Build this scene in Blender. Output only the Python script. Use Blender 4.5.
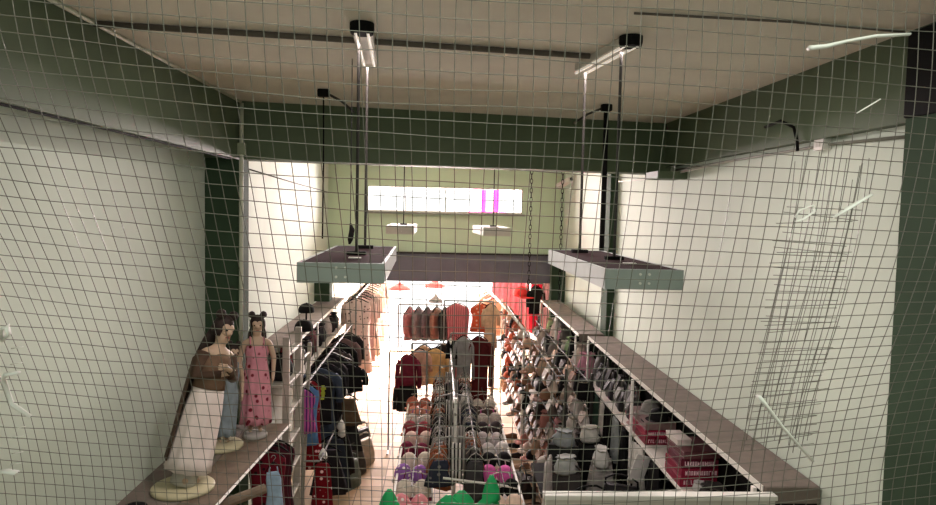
import bpy, bmesh, math, random
from mathutils import Vector, Matrix
random.seed(7)
for o in list(bpy.data.objects): bpy.data.objects.remove(o)
SC = bpy.context.scene
COL = SC.collection
# ------------------------------------------------------------------ camera
cd = bpy.data.cameras.new('camera'); cam = bpy.data.objects.new('camera', cd); COL.objects.link(cam)
cd.sensor_width = 36.0; cd.lens = 676.0/936.0*36.0; cd.clip_start = 0.02; cd.clip_end = 200
fwd = Vector(((440-468)/676, (252.5-209)/676, -1.0)).normalized()       # the hall's axis as the camera sees it
r = math.radians(1.1)
up = Vector((math.sin(r), math.cos(r), 0)); up = (up - fwd*up.dot(fwd)).normalized()
rt = fwd.cross(up)
cam.matrix_world = Matrix.Translation((0, 0, 3.6)) @ Matrix((rt, fwd, up)).to_4x4()
SC.camera = cam
# ------------------------------------------------------------------ world, daylight, exposure
W = bpy.data.worlds.new('world'); SC.world = W; W.use_nodes = True
nt = W.node_tree; bg = nt.nodes['Background']                          # soft grey day behind the viewer, glaring sky over the street ahead
tc = nt.nodes.new('ShaderNodeTexCoord'); sx = nt.nodes.new('ShaderNodeSeparateXYZ'); mr = nt.nodes.new('ShaderNodeMapRange')
nt.links.new(tc.outputs['Generated'], sx.inputs[0]); nt.links.new(sx.outputs['Y'], mr.inputs['Value'])
mr.inputs['From Min'].default_value = 0.35; mr.inputs['From Max'].default_value = 0.75
mr.inputs['To Min'].default_value = AMBIENT = 0.56; mr.inputs['To Max'].default_value = 1.9
cmx = nt.nodes.new('ShaderNodeMix'); cmx.data_type = 'RGBA'; cmx.inputs[6].default_value = (0.86, 1.0, 0.86, 1); cmx.inputs[7].default_value = (1.0, 0.98, 0.97, 1)
mr2 = nt.nodes.new('ShaderNodeMapRange'); mr2.inputs['From Min'].default_value = 0.35; mr2.inputs['From Max'].default_value = 0.75
nt.links.new(sx.outputs['Y'], mr2.inputs['Value']); nt.links.new(mr2.outputs[0], cmx.inputs[0]); nt.links.new(cmx.outputs[2], bg.inputs[0]); nt.links.new(mr.outputs[0], bg.inputs[1])
def area(name, loc, rot, sx, sy, power, color):
    l = bpy.data.lights.new(name, 'AREA'); l.shape = 'RECTANGLE'; l.size = sx; l.size_y = sy
    l.energy = power; l.color = color
    o = bpy.data.objects.new(name, l); COL.objects.link(o); o.location = loc; o.rotation_euler = rot
    return o
area('street_daylight', (0.1, 17.3, 1.6), (math.radians(-90), 0, 0), 4.6, 3.0, 2200, (1.0, 0.83, 0.80))
area('window_daylight', (0.09, 13.3, 3.85), (math.radians(-90), 0, 0), 3.6, 1.0, 1550, (1.0, 0.84, 0.83))
area('overhead_fill', (0.25, 0.15, 4.42), (math.radians(14), 0, 0), 1.2, 0.12, 19, (0.95, 1.0, 0.88))  # unseen fill light added above the viewer to brighten net and near walls
SC.view_settings.view_transform = 'Standard'; SC.view_settings.look = 'None'
SC.view_settings.exposure = 0.25; SC.view_settings.gamma = 1.0; SC.view_settings.use_curve_mapping = False

# ------------------------------------------------------------------ materials
MATS = {}
def srgb(c):
    f = lambda v: v/12.92 if v <= 0.04045 else ((v+0.055)/1.055)**2.4
    return tuple(f(v/255.0) for v in c)
def mat(name, rgb, rough=0.7, metal=0.0, var=0.12, scale=6.0, bump=0.0, spec=0.3, rgb2=None, emit=0.0):
    if name in MATS: return MATS[name]
    m = bpy.data.materials.new(name); m.use_nodes = True; nt = m.node_tree
    b = nt.nodes['Principled BSDF']
    c = srgb(rgb); c2 = srgb(rgb2) if rgb2 else tuple(x*(1-var) for x in c)
    tc = nt.nodes.new('ShaderNodeTexCoord'); n = nt.nodes.new('ShaderNodeTexNoise')
    n.inputs['Scale'].default_value = scale; n.inputs['Detail'].default_value = 5
    nt.links.new(tc.outputs['Object'], n.inputs['Vector'])
    r_ = nt.nodes.new('ShaderNodeValToRGB')
    r_.color_ramp.elements[0].position = 0.35; r_.color_ramp.elements[1].position = 0.65
    r_.color_ramp.elements[0].color = (*c2, 1); r_.color_ramp.elements[1].color = (*c, 1)
    nt.links.new(n.outputs['Fac'], r_.inputs[0]); nt.links.new(r_.outputs[0], b.inputs['Base Color'])
    b.inputs['Roughness'].default_value = rough; b.inputs['Metallic'].default_value = metal
    b.inputs['Specular IOR Level'].default_value = spec
    if bump:
        bp = nt.nodes.new('ShaderNodeBump'); bp.inputs['Strength'].default_value = bump; bp.inputs['Distance'].default_value = 0.01
        nt.links.new(n.outputs['Fac'], bp.inputs['Height']); nt.links.new(bp.outputs[0], b.inputs['Normal'])
    if emit:
        b.inputs['Emission Color'].default_value = (*c, 1); b.inputs['Emission Strength'].default_value = emit
    MATS[name] = m; return m
def cloth(rgb, pat=None, rgb2=None):
    key = 'cloth_%d_%d_%d' % tuple(rgb) + (pat or '') + ('_%d_%d_%d' % tuple(rgb2) if rgb2 else '')
    if key in MATS: return MATS[key]
    if not pat: return mat(key, rgb, 0.85, 0, 0.25, 14, 0.25, 0.15)
    m = mat(key, rgb, 0.85, 0, 0.15, 14, 0.2, 0.15); nt = m.node_tree; b = nt.nodes['Principled BSDF']
    src = b.inputs['Base Color'].links[0].from_socket
    tc = nt.nodes.new('ShaderNodeTexCoord')
    if pat == 'dots':
        v = nt.nodes.new('ShaderNodeTexVoronoi'); v.inputs['Scale'].default_value = 16
        nt.links.new(tc.outputs['Object'], v.inputs['Vector']); out = v.outputs['Distance']; lo, hi, inv = 0.22, 0.30, True
    else:
        v = nt.nodes.new('ShaderNodeTexWave'); v.inputs['Scale'].default_value = 9; v.inputs['Distortion'].default_value = 1.0
        nt.links.new(tc.outputs['Object'], v.inputs['Vector']); out = v.outputs['Fac']; lo, hi, inv = 0.55, 0.65, False
    rr = nt.nodes.new('ShaderNodeValToRGB'); rr.color_ramp.elements[0].position = lo; rr.color_ramp.elements[1].position = hi
    a, z = ((1,)*4, (0, 0, 0, 1)) if inv else ((0, 0, 0, 1), (1,)*4)
    rr.color_ramp.elements[0].color = a; rr.color_ramp.elements[1].color = z
    mx = nt.nodes.new('ShaderNodeMix'); mx.data_type = 'RGBA'
    nt.links.new(out, rr.inputs[0]); nt.links.new(rr.outputs[0], mx.inputs[0]); nt.links.new(src, mx.inputs[6])
    mx.inputs[7].default_value = (*srgb(rgb2), 1); nt.links.new(mx.outputs[2], b.inputs['Base Color'])
    return m
def glass_mat():
    m = bpy.data.materials.new('window_glass'); m.use_nodes = True; nt = m.node_tree
    nt.nodes.remove(nt.nodes['Principled BSDF']); out = nt.nodes['Material Output']
    t = nt.nodes.new('ShaderNodeBsdfTransparent'); g = nt.nodes.new('ShaderNodeBsdfGlossy'); g.inputs['Roughness'].default_value = 0.03
    fr = nt.nodes.new('ShaderNodeFresnel'); mx = nt.nodes.new('ShaderNodeMixShader')
    nt.links.new(fr.outputs[0], mx.inputs[0]); nt.links.new(t.outputs[0], mx.inputs[1]); nt.links.new(g.outputs[0], mx.inputs[2])
    nt.links.new(mx.outputs[0], out.inputs[0]); return m
def tile_mat():
    m = bpy.data.materials.new('floor_tiles'); m.use_nodes = True; nt = m.node_tree; b = nt.nodes['Principled BSDF']
    tc = nt.nodes.new('ShaderNodeTexCoord'); br = nt.nodes.new('ShaderNodeTexBrick')
    br.offset = 0.0; br.inputs['Scale'].default_value = 1.0; br.inputs['Brick Width'].default_value = 0.33; br.inputs['Row Height'].default_value = 0.33
    br.inputs['Mortar Size'].default_value = 0.006; br.inputs['Color1'].default_value = (*srgb((222, 190, 158)), 1)
    br.inputs['Color2'].default_value = (*srgb((176, 146, 112)), 1); br.inputs['Mortar'].default_value = (*srgb((120, 100, 80)), 1)
    nt.links.new(tc.outputs['Object'], br.inputs['Vector']); nt.links.new(br.outputs[0], b.inputs['Base Color'])
    b.inputs['Roughness'].default_value = 0.6; b.inputs['Specular IOR Level'].default_value = 0.2; return m
WALL = mat('pale_green_wall_paint', (202, 212, 198), 0.75, 0, 0.07, 1.6, 0.08, 0.25)
FARW = mat('olive_green_wall_paint', (208, 228, 200), 0.75, 0, 0.06, 1.2, 0.05, 0.25)
BEAM = mat('dark_green_beam_paint', (84, 98, 74), 0.6, 0, 0.12, 2.5, 0.05, 0.3)
COLM = mat('dark_green_column_paint', (56, 74, 56), 0.8, 0, 0.12, 2.5, 0.05, 0.1)
CEIL = mat('grey_beige_ceiling_paint', (222, 216, 202), 0.85, 0, 0.10, 2.2, 0.10, 0.2)
GREYP = mat('grey_fascia_panel', (110, 111, 122), 0.6, 0, 0.15, 3)
WHITEM = mat('white_painted_metal', (226, 224, 218), 0.45, 0, 0.06, 5)
OFFW = mat('off_white_board', (205, 200, 192), 0.6, 0, 0.10, 5)
SHELF = mat('dusty_grey_brown_board', (128, 116, 108), 0.8, 0, 0.22, 7, 0.15)
SHELFE = mat('white_shelf_edge', (228, 224, 216), 0.6, 0, 0.08, 8)
WOOD = mat('weathered_grey_wood', (122, 106, 90), 0.85, 0, 0.3, 9, 0.2)
BLACK = mat('black_plastic', (18, 17, 17), 0.75, 0, 0.2, 8, 0, 0.1)
DARKM = mat('dark_metal', (52, 50, 47), 0.5, 0.3, 0.2, 8)
STEEL = mat('grey_steel', (150, 150, 148), 0.4, 0.6, 0.15, 8)
WIRE = mat('galvanised_wire', (114, 112, 102), 0.40, 0.4, 0.18, 30, 0, 0.5)
ALU = mat('worn_aluminium', (178, 172, 162), 0.5, 0.3, 0.25, 10)
FIXTOP = mat('dusty_dark_lamp_top', (46, 35, 35), 0.95, 0, 0.2, 10, 0, 0.05)
FIXSIDE = mat('grey_green_lamp_housing', (160, 168, 164), 0.45, 0.15, 0.10, 8)
TIE = mat('white_plastic_strip', (236, 236, 230), 0.5, 0, 0.05, 10)
GLASS = glass_mat()

# ------------------------------------------------------------------ mesh helpers
class G:
    def __init__(s): s.bm = bmesh.new()
    def box(s, x0, x1, y0, y1, z0, z1, bev=0.0, M=None):
        vs = [s.bm.verts.new((x, y, z)) for z in (z0, z1) for x, y in ((x0, y0), (x1, y0), (x1, y1), (x0, y1))]
        if M is not None:
            for v in vs: v.co = M @ v.co
        fs = [s.bm.faces.new([vs[i] for i in q]) for q in ((3, 2, 1, 0), (4, 5, 6, 7), (0, 1, 5, 4), (1, 2, 6, 5), (2, 3, 7, 6), (3, 0, 4, 7))]
        if bev:
            es = list({e for f in fs for e in f.edges})
            bmesh.ops.bevel(s.bm, geom=es, offset=bev, segments=2, affect='EDGES', profile=0.5)
        return s
    def prism(s, pts, z0, z1):                     # a floor outline pushed up
        a = [s.bm.verts.new((x, y, z0)) for x, y in pts]; b = [s.bm.verts.new((x, y, z1)) for x, y in pts]
        s.bm.faces.new(a[::-1]); s.bm.faces.new(b); n = len(pts)
        for i in range(n): s.bm.faces.new((a[i], a[(i+1) % n], b[(i+1) % n], b[i]))
        return s
    def loft(s, rings, cap=True, closed=False):
        rs = [[s.bm.verts.new(p) for p in r_] for r_ in rings]
        n = len(rs[0]); m = len(rs)
        for i in range(m if closed else m-1):
            for j in range(n):
                s.bm.faces.new((rs[i][j], rs[i][(j+1) % n], rs[(i+1) % m][(j+1) % n], rs[(i+1) % m][j]))
        if cap and not closed:
            s.bm.faces.new(rs[0][::-1]); s.bm.faces.new(rs[-1])
        return s
    def tube(s, pts, rad, n=6, closed=False, flat=1.0):
        pts = [Vector(p) for p in pts]; rings = []; k = len(pts); prev = None
        for i, p in enumerate(pts):
            a = pts[(i-1) % k] if (closed or i > 0) else p; b = pts[(i+1) % k] if (closed or i < k-1) else p
            t = (b-a).normalized()
            if prev is None:
                u = t.cross(Vector((0, 0, 1)))
                if u.length < 1e-3: u = t.cross(Vector((1, 0, 0)))
            else:
                u = prev - t*prev.dot(t)
            u.normalize(); prev = u; v = t.cross(u)
            rr = rad[i] if isinstance(rad, (list, tuple)) else rad
            rings.append([p + u*rr*math.cos(2*math.pi*j/n) + v*rr*flat*math.sin(2*math.pi*j/n) for j in range(n)])
        return s.loft(rings, True, closed)
    def lathe(s, prof, c=(0, 0, 0), n=20):
        rings = [[(c[0]+r_*math.cos(2*math.pi*j/n), c[1]+r_*math.sin(2*math.pi*j/n), c[2]+z) for j in range(n)] for r_, z in prof]
        return s.loft(rings)
    def build(s, name, m, parent=None, smooth=False, loc=(0, 0, 0), rot=(0, 0, 0)):
        bmesh.ops.recalc_face_normals(s.bm, faces=s.bm.faces)
        me = bpy.data.meshes.new(name); s.bm.to_mesh(me); s.bm.free()
        if smooth:
            for p in me.polygons: p.use_smooth = True
        me.materials.append(m)
        o = bpy.data.objects.new(name, me); COL.objects.link(o); o.parent = parent; o.location = loc; o.rotation_euler = rot
        return o
LABELS = {}
def tag(o, label, cat, group=None):
    n = len(label.split()); assert 4 <= n <= 16, label
    if label in LABELS: print('DUPLICATE LABEL', label)
    LABELS[label] = o
    o['label'] = label; o['category'] = cat
    if group: o['group'] = group
    return o
def thing(name, label, cat, loc=(0, 0, 0), rotz=0.0, group=None, rot=None):
    o = bpy.data.objects.new(name, None); COL.objects.link(o); o.empty_display_size = 0.1
    o.location = loc; o.rotation_euler = rot or (0, 0, rotz)
    return tag(o, label, cat, group)
def struct(name, g, m):
    o = g.build(name, m); o['kind'] = 'structure'; return o
ORD = ['nearest', 'second', 'third', 'fourth', 'fifth', 'sixth', 'seventh', 'eighth', 'ninth', 'tenth', 'eleventh', 'twelfth', 'thirteenth',
       'fourteenth', 'fifteenth', 'sixteenth', 'seventeenth', 'eighteenth', 'nineteenth', 'twentieth', 'twenty-first', 'twenty-second', 'twenty-third', 'twenty-fourth', 'twenty-fifth', 'twenty-sixth']
def ell(cx, cy, z, rx, ry, n=16, rip=0.0, k=5, ph=0.0, e=1.0):
    out = []
    for j in range(n):
        a = 2*math.pi*j/n; q = 1+rip*math.sin(k*a+ph)
        c, s_ = math.cos(a), math.sin(a)
        out.append((cx+rx*q*math.copysign(abs(c)**e, c), cy+ry*q*math.copysign(abs(s_)**e, s_), z))
    return out
# ------------------------------------------------------------------ the hall
Y0 = -1.0
o = struct('floor', G().box(-2.3, 2.6, Y0, 17.2, -0.1, 0), tile_mat())
struct('ceiling', G().box(-2.3, 2.6, Y0, 12.8, 4.5, 4.6), CEIL)
struct('wall_left', G().box(-2.2, -2.05, Y0, 17.2, 0, 4.5), WALL)
struct('wall_right', G().box(2.30, 2.45, Y0, 17.2, 0, 4.5), WALL)
struct('wall_back', G().box(-2.05, 2.30, Y0-0.1, Y0, 0, 2.0), WALL)  # unseen half-height wall, put in to keep ambient off the lower hall
struct('floor_mezzanine', G().box(-2.05, 2.30, Y0, 0.75, 1.9, 2.05), OFFW)  # unseen floor under the viewer, put in to block ambient from below
# far wall with the strip window and the open shop front under it
g = G(); wx0, wx1, wz0, wz1 = -1.33, 1.52, 3.53, 4.0
g.box(-2.05, wx0, 12.5, 12.65, 2.3, 4.5).box(wx1, 2.3, 12.5, 12.65, 2.3, 4.5).box(wx0, wx1, 12.5, 12.65, wz1, 4.5).box(wx0, wx1, 12.5, 12.65, 2.3, wz0)
struct('wall_far', g, FARW)
w = struct('window_1', G().box(wx0, wx1, 12.57, 12.60, wz0, wz1), GLASS)
g = G(); g.box(wx0, wx1, 12.50, 12.62, wz0, wz0+0.03).box(wx0, wx1, 12.50, 12.62, wz1-0.02, wz1).box(wx0, wx0+0.02, 12.5, 12.62, wz0, wz1).box(wx1-0.02, wx1, 12.5, 12.62, wz0, wz1)
g.build('window_frame', OFFW, w)
for x in (-0.63, 0.10): G().box(x-0.012, x+0.012, 12.54, 12.61, wz0, wz1).build('mullion', mat('grey_mullion', (170, 172, 160)), w)
G().box(wx0-0.05, wx1+0.05, 12.42, 12.5, wz0-0.035, wz0).build('window_sill', mat('grey_sill', (150, 152, 140)), w)
struct('ceiling_front', G().box(-2.05, 2.3, 12.65, 17.2, 2.62, 2.72), mat('white_front_ceiling', (235, 230, 225)))
struct('trim_1', G().box(-2.05, 2.3, 12.36, 12.5, 2.27, 2.78), GREYP)
struct('trim_2', G().box(-2.05, 2.3, 12.33, 12.5, 2.78, 2.80), mat('dark_ledge', (42, 42, 40)))
# green frame of beams and columns
struct('beam_left', G().loft([[(-1.75, y, 3.99), (-1.75, y, 4.5), (-2.05, y, 4.5), (-2.05, y, 4.065)] for y in (Y0, 6.0)]), BEAM)
struct('beam_cross', G().prism([(-2.05, 5.98), (2.30, 6.72), (2.30, 7.0), (-2.05, 6.28)], 4.0, 4.5), BEAM)
struct('beam_right', G().box(2.235, 2.30, Y0, 6.75, 4.065, 4.5), BEAM)
struct('column_left', G().box(-2.05, -1.755, 6.0, 6.3, 0, 4.0), COLM)
struct('column_left_far', G().box(-2.05, -1.80, 11.2, 11.5, 2.03, 2.62), COLM)
struct('column_right_far', G().box(2.2, 2.30, 8.7, 9.0, 0, 4.5), COLM)
struct('column_right_end', G().box(2.05, 2.30, 12.15, 12.36, 0, 2.78), COLM)
struct('column_right', G().box(2.155, 2.30, 2.0, 3.09, 0, 4.065), COLM)
struct('trim_3', G().box(2.02, 2.30, 6.25, 6.62, 3.93, 4.0), BEAM)   # haunch under the cross beam
tag(G().box(2.14, 2.2345, 2.0, 3.09, 4.066, 4.46, 0.008).build('recess_shade', BLACK), 'black block for the shaded recess above the dark green column at the right edge', 'panel')  # darkness of the recess put in as a black block
# conduits and pipes
def run(name, pts, rad, m, label, cat, n=8, group=None):
    return tag(G().tube(pts, rad, n).build(name, m, None, True), label, cat, group)
LIGHTP = mat('pale_green_pipe', (196, 200, 180), 0.5)
run('conduit', [(-1.735, 0.5, 4.485), (-1.735, 5.97, 4.485)], 0.012, LIGHTP, 'thin pale conduit along the top of the left green beam', 'conduit')
run('drain_pipe', [(-1.72, 5.95, 4.47), (-1.72, 5.95, 4.02), (-1.725, 5.95, 1.67)], 0.018, LIGHTP, 'pale vertical pipe down the corner of the left column', 'pipe')
tag(G().box(-1.755, -1.685, 5.93, 5.975, 4.03, 4.13, 0.004).build('junction_box', mat('pale_green_box', (150, 160, 135))), 'small greenish junction box where the left pipe passes the beam', 'junction box')
run('ceiling_conduit', [(-1.74, 3.50, 4.482), (-0.75, 3.63, 4.482), (0.83, 3.86, 4.482)], 0.016, mat('brown_conduit', (96, 88, 80)), 'brown conduit run across the ceiling between the lamp brackets', 'conduit')
run('ceiling_cable', [(0.85, 3.05, 4.492), (1.6, 3.1, 4.492), (2.2, 3.2, 4.492)], 0.006, mat('brown_conduit', (96, 88, 80)), 'thin dark cable across the ceiling toward the right edge', 'cable')
pts = [(-1.758, 1.5+i*0.25, 3.984 - 0.006*abs(math.sin(i*1.7))) for i in range(18)]  # thin dark strip following the left beam's lower edge
run('beam_edge_strip', pts, 0.007, BLACK, 'thin dark strip along the lower edge of the left green beam', 'cable')
run('wall_conduit', [(2.285, 3.15, 4.0), (2.285, 3.9, 4.03), (2.285, 6.6, 4.03)], 0.009, mat('grey_conduit', (130, 130, 118)), 'thin grey conduit under the right green beam', 'conduit')
b = thing('switch_box', 'small white switch box high on the right wall', 'switch box', (2.28, 3.98, 4.035))
G().box(-0.03, 0.02, -0.055, 0.055, -0.035, 0.035, 0.004).build('housing', WHITEM, b); G().box(-0.036, -0.03, -0.02, 0.02, -0.015, 0.015).build('button', OFFW, b)
run('hook_cable', [(2.22, 4.6, 4.21), (2.20, 4.35, 4.22), (2.21, 4.2, 4.16), (2.215, 4.16, 4.07), (2.215, 4.15, 4.01)], 0.010, BLACK, 'black cable tail hanging beside the white switch box', 'cable')
run('branch_cable', [(2.28, 5.2, 4.03), (2.25, 6.0, 4.0), (2.2, 6.9, 3.96), (2.1, 8.0, 3.97)], 0.008, OFFW, 'pale cable running from right wall past the cross beam', 'cable')
run('wall_pipe', [(-2.03, 6.4, 4.0), (-2.03, 9.5, 3.92), (-2.03, 12.4, 3.86)], 0.008, DARKM, 'thin dark cable high on the far left wall', 'cable')
# security camera in the far right corner
c = thing('security_camera', 'white security camera in the far right corner below the beam', 'camera', (2.12, 11.7, 4.08))
M = Matrix.Rotation(math.radians(-28), 4, 'X') @ Matrix.Rotation(math.radians(35), 4, 'Z')
G().box(-0.045, 0.045, -0.20, 0.14, -0.04, 0.04, 0.01, M).build('housing', WHITEM, c)
G().tube([M @ Vector((0, -0.20, 0)), M @ Vector((0, -0.215, 0))], 0.03, 12).build('lens', BLACK, c)
G().tube([(0, 0.05, 0.03), (0.05, 0.1, 0.06), (0.18, 0.12, 0.06)], 0.015, 8).build('bracket', WHITEM, c)
# magenta frame outside the window
c = thing('sign_frame', 'magenta frame seen outside the right part of the strip window', 'frame', (0.85, 12.95, 2.721))
MG = mat('magenta_paint', (240, 20, 150), 0.5)
for x in (-0.02, 0.23): G().box(x-0.045, x+0.045, 0, 0.04, 0, 1.36).build('upright', MG, c)
for z in (0.83, 1.27): G().box(-0.3, 0.42, 0.0, 0.04, z-0.018, z+0.018).build('crossbar', MG, c)

# ------------------------------------------------------------------ hanging lamps
TUBE = mat('lit_tube', (255, 244, 230), 0.4, emit=0.3)
def lamp(loc, w, l, h, label, rods, zc, skew=0.0, power=0.0):
    t = thing('pendant_light', label, 'light', loc, skew, 'hanging lamps')
    g = G(); g.box(-w/2, w/2, -0.004, 0.010, -h, 0.002).box(-w/2, w/2, l-0.010, l+0.004, -h, 0.002).box(-w/2-0.004, -w/2+0.010, 0, l, -h, 0.002).box(w/2-0.010, w/2+0.004, 0, l, -h, 0.002)
    g.build('housing', FIXSIDE, t)
    G().box(-w/2+0.01, w/2-0.01, 0.01, l-0.01, -0.012, 0.0).build('top_cover', FIXTOP, t)
    for x in (-w/4, w/4): G().tube([(x, 0.05, -h+0.03), (x, l-0.05, -h+0.03)], 0.013, 10).build('tube', TUBE, t, True)
    g = G()
    for dx in (-0.02, 0.02):
        for dz in (-0.02, 0.02): g.tube([(w*0.0+dx, -0.004, -h*0.45+dz), (w*0.0+dx, -0.009, -h*0.45+dz)], 0.006, 8)
    g.build('screw', WHITEM, t)
    G().box(0.0, 0.06, l*0.22, l*0.22+0.03, 0.0, 0.006).build('label_plate', WHITEM, t)
    for x, y in rods:
        G().tube([(x, y, 0), (x, y, zc)], 0.008, 8).build('rod', DARKM, t)
        G().box(x-0.05, x+0.05, y-0.02, y+0.02, 0, 0.02, 0.004).build('rod_clamp', BLACK, t)
    if power:
        a = area('lamp_light', (0, l/2, -h-0.01), (0, 0, 0), w*0.8, l*0.9, power, (1.0, 0.93, 0.88)); a.parent = t
    return t
lamp((-0.43, 2.98, 3.352), 0.375, 1.36, 0.087, 'long grey lamp box hung left of centre over the shop', [(0.015, 0.55), (0.012, 1.12)], 1.08, math.radians(1.5), 4)
lamp((0.905, 2.93, 3.352), 0.345, 1.40, 0.087, 'long grey lamp box hung right of centre over the shop', [(-0.03, 1.15), (0.03, 0.6)], 1.08, math.radians(1.0), 4)
lamp((-0.52, 8.9, 3.37), 0.36, 1.2, 0.11, 'small distant white lamp box left below the strip window', [(0.02, 0.5)], 1.1, 0, 3)
lamp((0.76, 8.9, 3.37), 0.36, 1.2, 0.11, 'small distant white lamp box right below the strip window', [(0.02, 0.5)], 1.1, math.radians(4), 3)
for p in ('pendant_light.002', 'pendant_light.003'):
    for ch in bpy.data.objects[p].children:
        if ch.name.startswith(('housing', 'top_cover')): ch.data.materials[0] = OFFW
def bracket(p0, p1, label):
    t = thing('ceiling_bracket', label, 'bracket', (p0[0], p0[1], 4.5), math.atan2(-(p1[0]-p0[0]), p1[1]-p0[1]))
    L = math.hypot(p1[0]-p0[0], p1[1]-p0[1])
    G().box(-0.05, 0.05, 0, L, -0.045, -0.002, 0.004).build('channel', OFFW, t)
    for s in (-0.03, 0.03): G().tube([(s, -0.05, -0.05), (s, L+0.03, -0.05)], 0.009, 8).build('tube', TUBE, t)
    a = area('bracket_light', (0, L/2, -0.065), (0, 0, 0), 0.08, L, 21, (1.0, 0.85, 0.83)); a.parent = t
    G().lathe([(0.055, -0.055), (0.06, -0.03), (0.06, -0.002)], (0, -0.03, 0), 16).build('rose', BLACK, t)
bracket((-0.40, 3.42), (-0.44, 4.12), 'white lamp bracket on the ceiling above the left lamp box')
bracket((0.95, 3.50), (0.85, 4.15), 'white lamp bracket on the ceiling above the right lamp box')
def hook_cable(x, y, z1, r_, label, arm, lump):
    t = thing('ceiling_hook', label, 'hook', (x, y, 4.5))
    G().box(-0.045, 0.045, -0.03, 0.03, -0.06, -0.002, 0.01).build('plate', BLACK, t)
    G().tube([(0, 0, -0.05), (0.004, 0, (z1-4.5)/2), (0, 0, z1-4.5)], r_, 8).build('cord', BLACK, t, True)
    G().tube([(0.02*arm, 0, -0.03), (0.10*arm, 0.25, -0.05), (0.17*arm, 0.5, -0.1)], 0.010, 8).build('arm', DARKM, t, True)
    if lump: G().tube([(0, 0, z1-4.5+0.30), (0.01, 0, z1-4.5+0.2), (0, 0.01, z1-4.5+0.1), (0.005, 0, z1-4.5)], [0.012, 0.03, 0.028, 0.014], 8).build('plug', BLACK, t, True)
hook_cable(-0.91, 5.3, 3.35, 0.006, 'black ceiling hook with thin cord left of centre', 1, False)
hook_cable(1.365, 5.63, 3.25, 0.022, 'black ceiling hook with thick dark cord by right lamp box', -1, False)
t = thing('hanging_plug', 'black plug dangling on a thin cable above left lamp box', 'plug', (-0.55, 4.2, 4.5))
G().tube([(0, 0, 0), (0, 0, -1.0)], 0.003, 6).build('cable', BLACK, t); G().tube([(0, 0, -1.0), (0.01, 0, -1.04), (0, 0, -1.10), (-0.005, 0, -1.13)], [0.006, 0.017, 0.017, 0.006], 8).build('plug_body', BLACK, t, True)
def chain(x, y, z0, z1, label):
    t = thing('chain', label, 'chain', (x, y, z0)); g = G(); n = int((z0-z1)/0.075)
    for i in range(n):
        z = -i*0.075
        rx, ry = (0.02, 0.0) if i % 2 else (0.0, 0.02)
        g.tube([(rx*math.cos(a), ry*math.cos(a), z-0.04+0.048*math.sin(a)) for a in [k*math.pi/4 for k in range(8)]], 0.006, 5, True)
    g.build('links', BLACK, t, True)
    G().lathe([(0.012, -0.06), (0.03, -0.02), (0.03, 0)], (0, 0, 0.0), 10).build('anchor', BLACK, t)
chain(1.48, 11.0, 4.5, 2.2, 'black chain hanging before the far wall right of window')
chain(1.99, 11.0, 4.5, 2.1, 'black chain hanging in the far right corner')
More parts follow.
